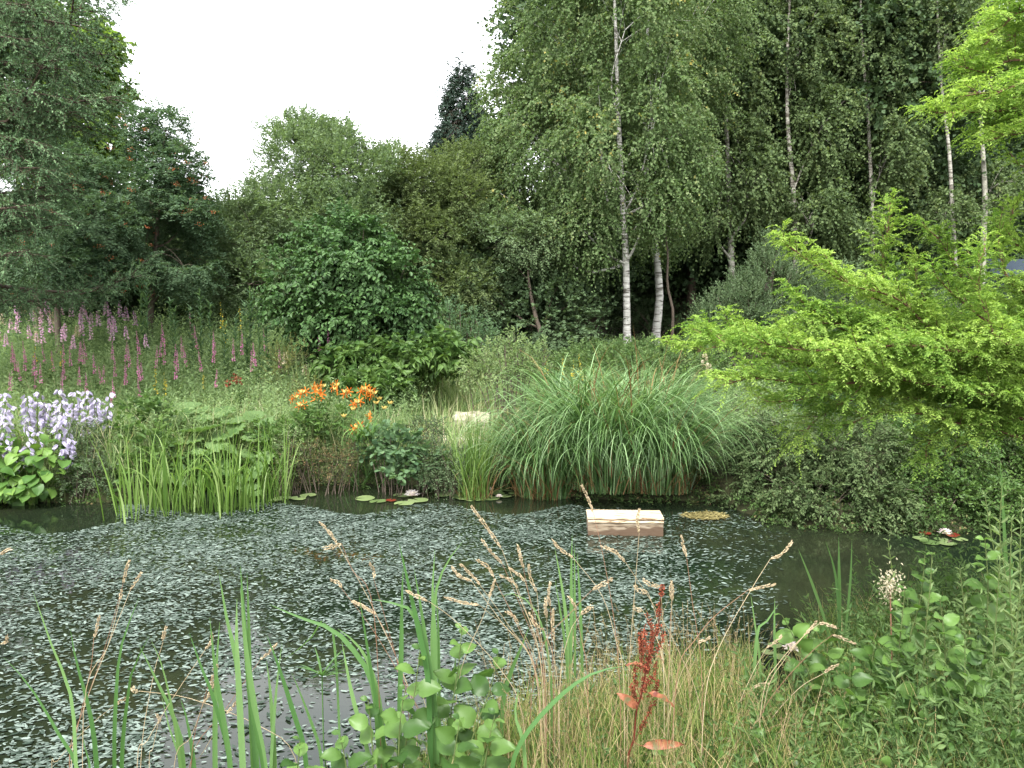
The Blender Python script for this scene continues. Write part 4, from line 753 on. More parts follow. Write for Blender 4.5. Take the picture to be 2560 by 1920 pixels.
for (x, y, D, s, lab) in [(472, 388, 11.4, (.52, .4, .24), 'upper cream stone block half hidden by grass left of the sedge'), (462, 402, 11.0, (.75, .35, .12), 'flat cream stone slab in front of the upper cream block')]:
    c = at(x, y, D); z = float(gz(c[0], c[1])); root = G(); c[2] = z + s[2] / 2 + (.22 if y < 395 else .08); rough_block(root, c, s, rg.uniform(-.2, .1), rg); o = root.build('stone_block', M['stone'], None, org=c); tag(o, lab, 'stone')
    if y < 395:
        gg = G(); c2 = c.copy(); c2[2] = z + .08; rough_block(gg, c2, (.6, .42, .26), -.1, rg); tag(gg.build('stone_block', M['stone'], None, org=c2), 'cream footing stone under the upper cream block', 'stone')

# ---- floating wooden box
A0, A1 = onz(589, 536), onz(664, 536); cx = (A0 + A1) / 2; wd = np.linalg.norm(A1 - A0); rzb = -.05
root = thing('floating_box', 'pale wooden box floating on the pond, its lower boards wet and brown', 'box', (cx[0], cx[1] + .17, 0), None, rzb)
hgt = .165; dp = .30; th_ = .022
def bpart(name, boxes, mat):
    g = G()
    for c, s in boxes: box(g, c, s)
    o = g.build(name, mat, root)
    bv = o.modifiers.new('bevel', 'BEVEL'); bv.width = .003; bv.segments = 2
    return o
bpart('front_board', [((0, -dp / 2, hgt / 2 - .06), (wd, th_, hgt - .03 + .09))], M['shadeplank']); bpart('back_board', [((0, dp / 2, hgt / 2 - .06), (wd, th_, hgt - .03 + .09))], M['shadeplank'])
bpart('side_board', [((-wd / 2 + .011, 0, hgt / 2 - .06), (th_, dp - th_ - .002, hgt + .055))], M['shadeplank']); bpart('side_board', [((wd / 2 - .011, 0, hgt / 2 - .06), (th_, dp - th_ - .002, hgt + .055))], M['shadeplank'])
for k in range(3): bpart('lid_board', [((.0, -dp / 2 + .048 + k * .106, hgt + .004), (wd + .012, .102, .022))], M['plank'])
bpart('lid_rail', [((0, -dp / 2 - .014, hgt - .024), (wd + .004, .012, .022))], M['plank'])

# ---- water lilies
def padT(n=18, notch=.25):
    an = np.linspace(notch, 2 * PI - notch, n); V = [(0, 0, 0)] + [(math.cos(a), math.sin(a), .02 * math.sin(a * 3)) for a in an]; return V, [(0, k, k + 1) for k in range(1, n)]
PT = padT()
def pad_patch(label, pads, flowers, seed, root_px):
    rg = R(seed); c = onz(*root_px); root = thing('water_lily', label, 'water lily', (c[0], c[1], 0))
    for p in pads:
        x, y, r = p[:3]; red = len(p) > 3; q = onz(x, y, .008 + rg.uniform(0, .006)); a = rg.uniform(0, 6.28); rr = r * q[1] / F * (rg.uniform(.6, .85)); n = np.array([rg.normal(0, .03), rg.normal(0, .03), 1.])
        if red: n = np.array([0, -.12, 1]); q[2] += .012
        g = G(); g.inst(PT, q[None], np.array([[math.cos(a), math.sin(a), 0]]), n[None], rr, rr, rg.random()); part('pad', g, M['redpad' if red else 'pad'], root)
    for f in flowers:
        x, y, r = f[:3]; q = onz(x, y, .02); rr = r * q[1] / F; g = G()
        for ring, (m, el, ln) in enumerate([(9, .35, 1.), (8, .75, .95), (7, 1.1, .85), (5, 1.35, .7)]):
            a = np.arange(m) * 2 * PI / m + ring * .4; d = np.stack([np.cos(a) * math.cos(el), np.sin(a) * math.cos(el), math.sin(el) + 0 * a], -1)
            g.inst(FOLD, np.broadcast_to(q, (m, 3)), d, np.stack([-np.cos(a) * .8, -np.sin(a) * .8, 1 + 0 * a], -1), rr * ln, rr * .42, rg.random(m))
        fl = part('flower', g, M[f[3] if len(f) > 3 else 'whitepetal'], root)
        g = G(); m = 12; a = rg.uniform(0, 6.28, m); g.inst(OVO, q + np.array([0, 0, rr * .15]) + 0 * np.zeros((m, 3)), np.stack([np.cos(a) * .5, np.sin(a) * .5, 1 + 0 * a], -1), rg.normal(0, 1, (m, 3)), rr * .3, rr * .08, rg.random(m))
        o = g.build('stamens', M['yellow'], None, org=np.array(root.location)); o.location = (0, 0, 0); o.parent = fl
    return root
pad_patch('white-pink water lily flower with green pads and one red leaf on the open water', [(365, 498, 13), (378, 501, 14), (402, 495, 13), (418, 500, 13), (404, 503, 14), (391, 501, 9, 'red')], [(412, 496, 9)], 110, (400, 499))
pads = [(448, 492, 13), (465, 490, 14), (484, 488, 13), (500, 487, 12), (510, 490, 12), (460, 496, 14), (478, 494, 14), (497, 493, 13), (474, 499, 12), (490, 498, 13), (505, 496, 10), (452, 494, 11), (442, 495, 10), (470, 493, 11), (494, 490, 11), (514, 493, 9), (486, 496, 11), (466, 498, 11), (478, 488, 10), (492, 486, 10), (506, 488, 9), (482, 491, 10, 'red')]
pad_patch('dense raft of lily pads with two pink buds in front of the thin reeds', pads, [(488, 490, 5), (499, 497, 4)], 111, (480, 493))
pad_patch('three flat lily pads beside the tall reeds', [(283, 498, 12), (298, 498, 12), (308, 495, 10), (274, 500, 9)], [], 112, (290, 498))
pad_patch('small water lily with pinkish flower and pads close to the near bank at right', [(775, 645, 12), (812, 648, 12), (804, 655, 12), (782, 657, 11), (768, 652, 9)], [(793, 650, 12)], 113, (790, 650))
pad_patch('reddish curled lily pads with a white flower near the right bank', [(x - 25, y + 12, *q) for x, y, *q in [(945, 526, 10), (955, 530, 12), (966, 527, 10), (978, 524, 9, 'red'), (950, 522, 8, 'red'), (972, 531, 12), (985, 527, 9)]], [(945, 534, 8)], 114, (937, 539))
# floating algae mat
q = onz(705, 517); g = G(); rg = R(115); n = 900; a = rg.uniform(0, 6.28, n); r = np.sqrt(rg.random(n)); B = np.array([q[0], q[1], .012]) + np.stack([np.cos(a) * r * .24, np.sin(a) * r * .16, .012 * rg.random(n)], -1)
g.inst(DIA, B, rg.normal(0, 1, (n, 3)) * np.array([1, 1, .1]), np.tile([[0, 0, 1.]], (n, 1)) + rg.normal(0, .3, (n, 3)), .05, .012, rg.random(n)); tag(g.build('weed_mat', M['algae'], None, org=q), 'flat brown mat of floating weed right of the wooden box', 'weed')
# curly pondweed leaves lying on the surface
rg = R(116); n = 520000; x = rg.uniform(-7.5, 3.2, n); y = rg.uniform(2.6, 9.9, n)
px = 512 + x / (y * math.cos(TH)) * F; lim = 2.2 * F / np.maximum(y, .1) + H0
ok = (y < yF(x) - .35 + .12 * np.sin(x * 5)) & (y > yN(x) + .1)
dn = np.clip(1.05 - np.clip((px - 560) / 230, 0, 1.1), 0, 1) * (lim > 512 + 6 * np.sin(px / 25) + np.where(px < 110, 20, 0))
nz = .5 + .5 * np.sin(x * 3.1 + 1.7 * np.sin(y * 2.7)) * np.sin(y * 4.1 + 1.2 * np.sin(x * 2.2)); ok &= rg.random(n) < dn * .95 * (.10 + .46 * nz ** 1.8 + .12 * (np.sin(x * 11 + 3 * np.sin(y * 7)) > .2)) * np.where((px > 140) & (px < 430), np.interp(y, [3, 4.5, 5.1, 6], [.20, .30, .85, 1.]), np.interp(y, [3, 6], [.8, 1.]))
x, y = x[ok], y[ok]; n = len(x); a = rg.normal(0, .7, n) + np.where(rg.random(n) < .5, 0, PI)
sc = rg.lognormal(0, .35, n).clip(.4, 2)
g = G(); g.inst(([(0, 0, 0), (.3, .5, .02), (.75, .42, -.01), (1, 0, .03), (.7, -.45, 0), (.25, -.5, .02)], [(0, 3, 2, 1), (0, 5, 4, 3)]), np.stack([x, y, .003 + .006 * rg.random(n)], -1), np.stack([np.cos(a), np.sin(a), rg.normal(0, .07, n)], -1), np.stack([rg.normal(0, .10, n), rg.normal(0, .10, n), np.ones(n)], -1),   .034 * sc, .0118 * sc, rg.random(n) ** 1.4)
tag(g.build('floating_pondweed', M['weed']), 'grey-green pondweed leaves scattered thickly over the pond surface', 'pondweed', kind='stuff')
# little plants sprouting at the edge
rg = R(117)
for x, y, lab in [(690, 492, 'left'), (705, 505, 'middle'), (722, 503, 'right'), (268, 500, '')]:
    pass

# ---- lime swamp cypress, close on the right
root = thing('swamp_cypress', 'bright lime feathery conifer branches reaching in from the right, close to the camera', 'tree', (3.6, 4.3, gz(3.6, 4.3)))
TR = resample(curve([(3.6, 4.3, .2), (3.55, 4.3, 1.6), (3.6, 4.35, 3.2), (3.6, 4.3, 5.2)], 12), 14)
g = G(); g.tubes(TR[None], np.linspace(.11, .04, 14)[None], 12, .5); part('trunk', g, M['bark'], root)
rg = R(120)
br = [([(1030, 30, 4.1), (1000, 50, 4.1), (975, 88, 4.1)], 40, .26), ([(1040, 90, 4.0), (1010, 118, 4.0), (985, 128, 4.0)], 100, .26), ([(1035, -10, 4.2), (1005, 8, 4.2), (990, 28, 4.2)], -10, .24),
      ([(980, 425, 3.7), (930, 415, 3.6), (880, 412, 3.6), (850, 425, 3.6)], 430, .22), ([(1030, 440, 3.8), (990, 430, 3.7), (965, 445, 3.7)], 440, .2), ([(900, 385, 3.9), (850, 388, 3.8), (800, 400, 3.75), (768, 402, 3.7)], 395, .24), ([(960, 330, 4.3), (920, 290, 4.3), (915, 262, 4.3)], 345, .2), ([(1010, 392, 3.9), (940, 378, 3.9), (885, 350, 3.9), (835, 325, 3.85), (800, 300, 3.8)], 400, .26),
      ([(960, 375, 4.1), (860, 371, 4.0), (790, 362, 3.9), (735, 345, 3.8), (697, 352, 3.75)], 385, .34), ([(960, 357, 4.4), (885, 355, 4.3), (820, 345, 4.2), (760, 335, 4.1), (712, 333, 4.0)], 362, .30),
      ([(975, 343, 4.2), (905, 312, 4.1), (860, 290, 4.0), (815, 265, 3.95), (781, 240, 3.9)], 350, .20), ([(930, 335, 4.5), (898, 308, 4.4), (882, 270, 4.35), (888, 232, 4.3), (890, 203, 4.3)], 345, .20),
      ([(985, 300, 4.4), (955, 265, 4.4), (940, 240, 4.4), (925, 228, 4.4)], 330, .20), ([(1020, 290, 3.9), (1000, 250, 3.9), (1000, 222, 3.9)], 320, .22),
      ([(960, 402, 4.0), (900, 396, 3.9), (850, 400, 3.8), (810, 425, 3.75), (800, 448, 3.7)], 410, .20), ([(1000, 412, 3.9), (960, 418, 3.8), (930, 440, 3.75), (925, 458, 3.7)], 420, .17),
      ([(985, 330, 4.0), (920, 330, 3.9), (860, 325, 3.85), (800, 322, 3.8)], 345, .28), ([(970, 385, 3.7), (890, 380, 3.6), (820, 385, 3.55), (755, 378, 3.5), (725, 385, 3.5)], 395, .26),
      ([(1010, 110, 3.9), (975, 112, 3.85), (935, 113, 3.8)], 125, .20), ([(1020, 60, 3.9), (990, 72, 3.85), (965, 68, 3.8)], 70, .24), ([(1030, 10, 3.8), (1005, 25, 3.8), (985, 45, 3.8)], 10, .26), ([(1040, 130, 3.6), (1010, 135, 3.6), (985, 142, 3.6)], 140, .2), ([(1030, 168, 3.9), (1014, 158, 3.9)], 175, .08),
      ([(1040, 80, 3.5), (1005, 90, 3.5), (970, 95, 3.5)], 95, .24), ([(1045, -30, 3.8), (1020, 0, 3.8)], -40, .25),
      ([(1000, 370, 3.8), (950, 350, 3.8), (900, 300, 3.8), (850, 285, 3.8), (830, 262, 3.8)], 385, .24), ([(960, 352, 3.6), (905, 345, 3.5), (850, 350, 3.45), (800, 350, 3.4), (760, 342, 3.4)], 370, .26), ([(1010, 330, 3.7), (960, 300, 3.7), (935, 275, 3.7)], 345, .2),
      ([(1000, 395, 3.6), (930, 385, 3.55), (870, 372, 3.5), (835, 362, 3.45)], 400, .26), ([(1030, 250, 4.2), (1010, 232, 4.2), (1015, 205, 4.2)], 280, .18), ([(1010, 345, 3.5), (985, 310, 3.5), (975, 275, 3.5), (985, 250, 3.5)], 360, .22)]
for pts, y0, sl_ in br:
    P = [at(*p) for p in pts]; d0 = pts[0][2]; st = TR[np.argmin(np.abs(TR[:, 2] - at(1160, y0, 4.3)[2]))]
    B = resample(curve([st, (st + P[0]) / 2 + np.array([0, 0, .02])] + P, 30), 34); gb = G(); gb.tubes(B[None], np.linspace(.017, .0025, 34)[None], 6, .5)
    T = unit(np.gradient(B, axis=0)); ln = np.linalg.norm(np.diff(B, axis=0), axis=1).sum(); x_in = B[:, 0] / B[:, 1] < .72
    sd = unit(np.cross(T, [0, 0, 1.])); SP, SD = [], []; nside = int(ln / .026)
    for k in range(nside):
        t = (k + rg.random()) / nside; q = t * 33; i0 = min(32, int(q))
        if not x_in[i0]: continue
        p = B[i0] * (1 - q + i0) + B[i0 + 1] * (q - i0); sg = 1 if k % 2 else -1; L_ = sl_ * (1.15 - .7 * t ** 1.5) * rg.uniform(.6, 1.2)
        dd = unit(T[i0] * .8 + sd[i0] * sg * rg.uniform(.3, .9) + np.array([0, 0, rg.normal(.28, .25)])); e = p + dd * L_; m = max(3, int(L_ / .0115)); ts = np.linspace(.08, 1, m)[:, None]; s0 = p * (1 - ts) + e * ts
        gb.tubes(np.array([[p, (p + e) / 2, e]]), np.array([[.003, .002, .001]]), 3, .5)
        s2 = np.where(np.arange(m) % 2, 1, -1)[:, None]; sv = unit(np.cross(dd, [0, 0, 1.])); d2 = unit(dd * .75 + sv * s2 * .55 + np.array([0, 0, .35]) + rg.normal(0, .28, (m, 3))); SP.append(s0); SD.append(d2)
    SP.append(B[-1:] - T[-1:] * .05); SD.append(T[-1:]); SP = np.concatenate(SP); SD = np.concatenate(SD)
    bo_ = part('branch', gb, M['redbark'], root)
    gn = G(); gn.sprays(SP, SD, .105, 17, .022, .0095, DIA, rg, droop=.55, ang=.8, tilt=.35, tw=.0009, taper=.35, K=3, avar=.5, A=np.clip(.45 + .35 * np.sin(SP[:, 0] * 9 + SP[:, 2] * 13) + rg.normal(0, .2, len(SP)), 0, 1))
    o = gn.build('needles', M['lime'], None, org=np.array(root.location)); o.location = (0, 0, 0); o.parent = bo_

# ---- foreground
GRP_S = 'ripe grass stalks on the near bank'
def headg(P, rg, r=.011, n=None):
    """seed head of overlapping spikelets along polyline P"""
    g = G(); ln = np.linalg.norm(np.diff(P, axis=0), axis=1).sum(); n = n or max(24, int(ln * 900)); t = rg.random(n); Q = resample(P, 20); i0 = np.clip((t * 19).astype(int), 0, 18); T = unit(np.gradient(Q, axis=0))
    B = Q[i0] + (Q[i0 + 1] - Q[i0]) * (t * 19 - i0)[:, None]; o = rg.normal(0, 1, (n, 3)); o -= (o * T[i0]).sum(1, keepdims=True) * T[i0]; o = unit(o); pr = (.35 + np.sin(np.clip(t, 0, 1) * PI) ** .7 * .8) * (1 + .35 * np.sin(t * 17 + rg.random() * 6))
    g.inst(OVO, B + o * (r * .28 * pr)[:, None], T[i0] + o * .28, o, rg.uniform(.008, .013, n), .0032, rg.random(n)); return g
def stalk(tip, base, path, D, seed, lab, dr=1., fat=1.):
    rg = R(seed); D = D + rg.uniform(-.15, .15); p = [at(x, y, D) for x, y in [tip, base] + path]; last = p[-1]; ex = last + (last - p[-2]) * .3; ex[2] = float(gz(ex[0], ex[1])); ex = np.array([ex[0], ex[1], min(ex[2], last[2] - .02)]); p.append(ex)
    root = thing('grass_stalk', lab, 'grass', ex, GRP_S); C = curve(p[1:], 16); g = G(); g.tubes(C[None], np.linspace(.0009, .0017, len(C))[None], 5, rg.random()); part('stem', g, M['redstem' if seed % 3 == 0 else 'straw'], root)
    mid = (p[0] + p[1]) / 2 + rg.normal(0, .006, 3); H = curve([p[1], mid, p[0]], 10); part('seed_head', headg(H, rg, .010 * fat), M['straw'], root)
def z7(*a): return [(320 + a[i] * .1808, 480 + a[i + 1] * .1808) for i in range(0, len(a), 2)]
def z6(*a): return [(a[i] * .1736, 480 + a[i + 1] * .1736) for i in range(0, len(a), 2)]
def z8(*a): return [(640 + a[i] * .1977, 440 + a[i + 1] * .1977) for i in range(0, len(a), 2)]
SLAB = 'tan grass stalk with a narrow ripe seed head on the near bank'
st = [z7(840, 150, 1005, 380, 1100, 640, 1220, 1000), z7(895, 330, 1010, 465, 1110, 700, 1230, 1050), z7(730, 485, 840, 560, 1000, 780, 1190, 1060), z7(780, 470, 885, 580, 1040, 800, 1200, 1080), z7(875, 445, 960, 540, 1090, 800, 1200, 1100),
      z7(1000, 530, 1095, 600, 1170, 820, 1230, 1100), z7(1050, 490, 1135, 565, 1200, 800, 1240, 1100), z7(1095, 365, 1125, 490, 1180, 760, 1240, 1060), z7(1155, 475, 1200, 620, 1220, 850, 1250, 1100), z7(1285, 335, 1400, 430, 1560, 640, 1640, 900, 1680, 1100),
      z7(1450, 35, 1512, 180, 1570, 440, 1630, 800, 1660, 1200), z7(1765, 170, 1765, 295, 1745, 560, 1710, 1050), z7(1560, 365, 1690, 455, 1850, 700, 1990, 960, 2100, 1250), z7(2000, 315, 2028, 430, 2060, 680, 2110, 1050), z7(480, 615, 600, 670, 760, 790, 1000, 1050, 1120, 1300),
      z7(695, 650, 880, 690, 1050, 840, 1200, 1080), z7(65, 555, 120, 600, 300, 840, 480, 1150, 600, 1400), z7(185, 675, 310, 745, 430, 1000, 520, 1300), z7(0, 235, 95, 350, 260, 640, 430, 1000, 600, 1450), z7(275, 460, 298, 550, 370, 800, 450, 1150),
      z7(1030, 730, 1100, 800, 1180, 960, 1230, 1180), z7(1290, 720, 1295, 890, 1300, 1050, 1300, 1250), z7(1380, 650, 1412, 725, 1450, 900, 1480, 1100), z7(1945, 565, 1945, 665, 1940, 850, 1930, 1100), z7(1250, 660, 1254, 765, 1260, 900, 1270, 1150),
      z7(1275, 565, 1275, 700, 1280, 850, 1290, 1100), z7(1160, 740, 1240, 830, 1290, 980, 1320, 1200), z7(940, 640, 970, 545, 900, 760, 780, 1050, 740, 1400),
      z6(745, 465, 710, 595, 600, 980, 470, 1350, 400, 1655), z6(810, 540, 752, 632, 620, 960, 490, 1300, 410, 1655), z6(700, 640, 692, 690, 620, 960, 480, 1350), z6(570, 790, 540, 912, 520, 1100, 430, 1500, 400, 1655), z6(955, 850, 940, 932, 880, 1150, 810, 1655),
      z6(1220, 880, 1182, 978, 1000, 1250, 850, 1500, 790, 1655), z6(1590, 950, 1500, 1035, 1300, 1320, 1090, 1655), z6(1360, 1280, 1300, 1345, 1150, 1600, 1100, 1655), z6(740, 1250, 655, 1300, 500, 1430, 330, 1620, 300, 1700), z6(60, 398, 0, 432, -120, 560, -240, 800), z6(40, 900, 0, 945, -60, 1100, -100, 1400),
      z6(1225, 1130, 1170, 1290, 1100, 1480, 1000, 1680), z6(2035, 700, 2165, 770, 2260, 960, 2350, 1300), z6(905, 1355, 910, 1410, 880, 1550, 860, 1680),
      z8(765, 520, 660, 600, 560, 760, 400, 1050, 330, 1300), z8(680, 730, 545, 760, 380, 890, 280, 1010, 190, 1180), z8(1000, 950, 905, 930, 830, 990, 700, 1130, 620, 1300), z8(890, 922, 830, 990, 740, 1100, 640, 1280), z8(1085, 1030, 975, 985, 880, 1060, 720, 1230, 600, 1420),
      z8(715, 990, 640, 1050, 560, 1200, 480, 1400), z8(1000, 1140, 930, 1180, 800, 1260, 640, 1450), z8(650, 1230, 560, 1260, 440, 1400, 380, 1550), z8(1145, 1390, 1060, 1410, 900, 1500, 800, 1640), z8(1280, 1525, 1200, 1530, 1050, 1600, 960, 1700), z8(1435, 1560, 1360, 1550, 1200, 1640), z8(1250, 1415, 1180, 1420, 1050, 1520), z8(350, 1000, 290, 1030, 200, 1200, 150, 1400), z8(160, 720, 162, 815, 150, 1000)]
for k, s_ in enumerate(st): stalk(s_[0], s_[1], s_[2:], 3.15 if k < 45 else 3.3, 200 + k, SLAB, fat=1. if k % 4 else 1.25)
# cocksfoot-like lumpy heads
CL = 'grass stalk with fat lumpy tan seed clusters on the near bank'
for k, s_ in enumerate([z7(1615, 548, 1505, 608, 1400, 720, 1200, 1000), z7(1790, 552, 1885, 590, 1900, 800, 1950, 1100), z7(1745, 590, 1815, 622, 1860, 760, 1900, 1000), z7(20, 378, 120, 352, 180, 500, 300, 750), z7(1735, 705, 1785, 722, 1850, 850, 1900, 1050), z7(1500, 700, 1440, 745, 1380, 850, 1330, 1100), z6(1250, 1075, 1240, 1100, 1180, 1250, 1100, 1655), z6(765, 1200, 800, 1215, 1100, 1260, 1500, 1420, 1700, 1600)]):
    stalk(s_[0], s_[1], s_[2:], 3.2, 300 + k, CL, fat=2.1)

# broad iris / reedmace leaves from pixel paths (tip first), grouped into plants by their root
def bladepath(P, W, rg, K=16):
    Q = resample(curve(P, 20), K); t = np.linspace(0, 1, K); T = unit(np.gradient(Q, axis=0)); tocam = unit(CAM - Q); sd = unit(np.cross(T, tocam)); th = rg.normal(0, .5); nn = np.cross(sd, T); sd = sd * math.cos(th) + nn * math.sin(th)
    wv = W * np.minimum(1, (t * 3.2)) ** .8 * .5 + .0004; up = nn * (wv * .25)[:, None]; V = np.stack([Q - sd * wv[:, None] + up, Q, Q + sd * wv[:, None] + up], 1)
    i = np.arange(K - 1)[:, None] * 3; j = np.arange(2)[None]; q = np.stack([i + j, i + j + 1, i + j + 4, i + j + 3], -1).reshape(-1, 4); return V, q
def iris(label, leaves, D, seed, mat='iris', W=.026, zroot=None):
    rg = R(seed); Ps = []; W = W * .8
    for lf in leaves:
        dd = D + rg.uniform(-.12, .12); p = [at(x, y, dd) for x, y in lf]; e = p[-1] + (p[-1] - p[-2]) * .25; zz = float(gz(e[0], e[1])); e[2] = min(zz if zroot is None else zroot, p[-1][2] - .02); p.append(e); Ps.append(p)
    c = np.mean([p[-1] for p in Ps], 0); root = thing('iris_plant', label, 'plant', c)
    for p in Ps:
        g = G(); V, q = bladepath(p, W * rg.uniform(.75, 1.1), rg); g.add(V, q, rg.random(), 0, True); part('leaf', g, M[mat], root)
iris('sword-leaved plant at the far left bottom corner', [z6(190, 640, 300, 960, 410, 1250, 440, 1700), z6(405, 860, 440, 1050, 520, 1350, 560, 1700), z6(800, 680, 700, 950, 668, 1250, 660, 1700), z6(860, 895, 770, 1080, 740, 1220, 700, 1700), z6(20, 1020, 180, 1200, 380, 1540, 460, 1720), z6(470, 1440, 490, 1550, 520, 1700)], 3.1, 400, W=.024)
iris('sword-leaved plant right of the corner plant, its blades pale edged', [z6(800, 950, 870, 1090, 1020, 1420, 1060, 1700), z6(870, 920, 950, 1130, 1040, 1660), z6(1090, 880, 1160, 1080, 1230, 1260, 1330, 1660), z6(1265, 820, 1245, 1100, 1240, 1300, 1240, 1700), z6(930, 1240, 980, 1450, 1050, 1700), z6(1040, 1260, 1080, 1400, 1120, 1700)], 3.05, 401, W=.024)
iris('tallest sword-leaved plant with dense upright blades at lower left', [z6(1262, 540, 1310, 820, 1370, 1100, 1400, 1700), z6(1385, 490, 1405, 800, 1440, 1200, 1480, 1700), z6(1365, 680, 1362, 900, 1372, 1130, 1400, 1700), z6(1385, 620, 1420, 1000, 1480, 1400, 1530, 1700), z6(1422, 530, 1432, 800, 1440, 1200, 1460, 1700), z6(1408, 1030, 1440, 1300, 1520, 1700), z6(1208, 790, 1240, 1100, 1290, 1400, 1330, 1700)], 3.0, 402, W=.028)
iris('narrow-bladed plant with one blade bent across the water', [z6(1550, 715, 1720, 790, 1915, 862, 2050, 1000, 2160, 1250), z6(1625, 1040, 1760, 950, 1915, 862), z6(1535, 890, 1600, 1060, 1690, 1340, 1760, 1600), z6(1625, 940, 1600, 1130, 1580, 1350, 1560, 1700), z6(1680, 1110, 1730, 1230, 1790, 1390, 1850, 1600), z6(1945, 855, 2060, 950, 2140, 1100, 2200, 1400), z6(1535, 1040, 1560, 1250, 1580, 1600)], 3.2, 403, W=.022)
iris('sword-leaved plant with long pale blades left of the alder leaves', [z7(215, 630, 290, 1100, 370, 1560), z7(120, 890, 180, 1200, 280, 1580), z7(435, 340, 490, 580, 560, 900, 600, 1150), z7(460, 480, 452, 700, 450, 930, 440, 1300), z7(520, 490, 560, 720, 600, 1000, 640, 1300), z7(290, 660, 400, 680, 520, 740, 600, 1000, 620, 1250)], 3.1, 404, W=.026)
iris('upright sword-leaved plant behind the alder sapling', [z7(635, 385, 622, 650, 640, 900, 640, 1200), z7(790, 340, 700, 460, 640, 620, 620, 900, 630, 1200), z7(1157, 812, 1110, 930, 1050, 1080, 1010, 1250), z7(640, 560, 655, 850, 660, 1200), z7(985, 645, 1090, 632, 1190, 720, 1250, 900, 1280, 1150)], 3.35, 405, W=.024)
iris('reed plant standing left of the floating box in the picture middle', [z7(1298, 372, 1350, 670, 1380, 1000), z7(1395, 300, 1390, 500, 1390, 720, 1385, 1050), z7(1422, 400, 1440, 720, 1450, 1050), z7(1300, 550, 1352, 880, 1370, 1100), z7(1408, 350, 1408, 600, 1410, 1000)], 3.9, 406, W=.022)
iris('long arching blade crossing the grass towards the dock', [z7(1680, 1030, 1520, 1065, 1350, 1175, 1150, 1390, 1060, 1600), z7(1100, 1150, 1080, 1300, 1130, 1500)], 2.9, 407, W=.02)
iris('three slim upright blades in the water at right', [z8(800, 550, 880, 750, 955, 980, 980, 1150), z8(938, 510, 980, 640, 1000, 780, 1010, 1050), z8(1005, 490, 1008, 750, 1010, 1050), z8(1072, 495, 1065, 700, 1040, 980, 1035, 1150)], 4.3, 408, W=.022)
iris('short reed blades left of the near water lily', [z8(560, 780, 580, 920, 605, 1100, 610, 1300), z8(682, 800, 680, 950, 685, 1200), z8(700, 830, 640, 920, 590, 1000), z8(655, 1120, 640, 1300, 630, 1450), z8(520, 1090, 540, 1200, 560, 1400)], 3.7, 409, W=.02)
iris('tall sword blade at the right edge before the pale willow', [z8(1820, 90, 1835, 300, 1850, 600, 1865, 900), z8(1880, 560, 1882, 750, 1880, 950)], 3.4, 410, W=.024)
# umbrella-topped sedge
rg = R(411); c = at(322, 676, 3.25); root = thing('umbrella_sedge', 'sedge with a starry whorl of dark leaves among the sword leaves', 'plant', (c[0], c[1], 0)); g = G(); g.tubes(np.array([[c * np.array([1, 1, 0]) + np.array([.03, 0, -.05]), c - np.array([0, 0, .3]), c]]), .003, 5, .4); part('stem', g, M['iris'], root)
g = G(); n = 20; g.blades(np.tile(c, (n, 1)), rg.uniform(0, 6.28, n), rg.uniform(.2, 1.3, n), rg.uniform(.09, .15, n), .009 * np.ones(n), rg.uniform(.1, .9, n), rg.random(n) * .5, 6); part('leaves', g, M['iris'], root)

# leafy shoots with individually placed leaves
def shoot(name, label, cat, path, D, nleaf, lL, lW, T, mat, seed, ang=.9, tilt=.4, droopz=0., top=.25, stem='stem', group=None, rs=.004, tl=.35):
    rg = R(seed); P = [at(x, y, D) for x, y in path]; e = P[-1].copy(); e[2] = float(gz(e[0], e[1])) - .02
    if e[2] < P[-1][2] - .02: P.append(e)
    Q = resample(curve(P, 24), 24); root = thing(name, label, cat, Q[-1], group); g = G(); g.tubes(Q[None], np.linspace(rs * .4, rs * 1.2, 24)[None], 6, .5); part('stem', g, M[stem], root)
    t = np.linspace(0, .8, nleaf) ; i0 = (t * 23).astype(int); B = Q[i0]; Tn = -unit(np.gradient(Q, axis=0))[i0]; a = np.arange(nleaf) * 2.4 + rg.normal(0, .3, nleaf); s1 = unit(np.cross(Tn, [.3, 1, .1])); s2 = np.cross(Tn, s1)
    o = s1 * np.cos(a)[:, None] + s2 * np.sin(a)[:, None]; d = Tn * math.cos(ang) + o * math.sin(ang) + np.array([0, 0, droopz]); sz = np.where(t < top, .35 + .65 * t / top, 1.) * rg.uniform(.8, 1.15, nleaf)
    g = G(); pt = lL * tl * sz[:, None]; B2 = B + unit(d) * pt * .5; g.tubes(np.stack([B, B2], 1), .0012, 3, .3)
    g.inst(T, B2, d + np.array([0, 0, -.12]), Tn * .6 + np.array([0, -.55, .55]) + rg.normal(0, tilt, (nleaf, 3)), lL * sz, lW * sz, rg.random(nleaf)); part('leaves', g, M[mat], root); return root
ALT = BROAD
k = 500
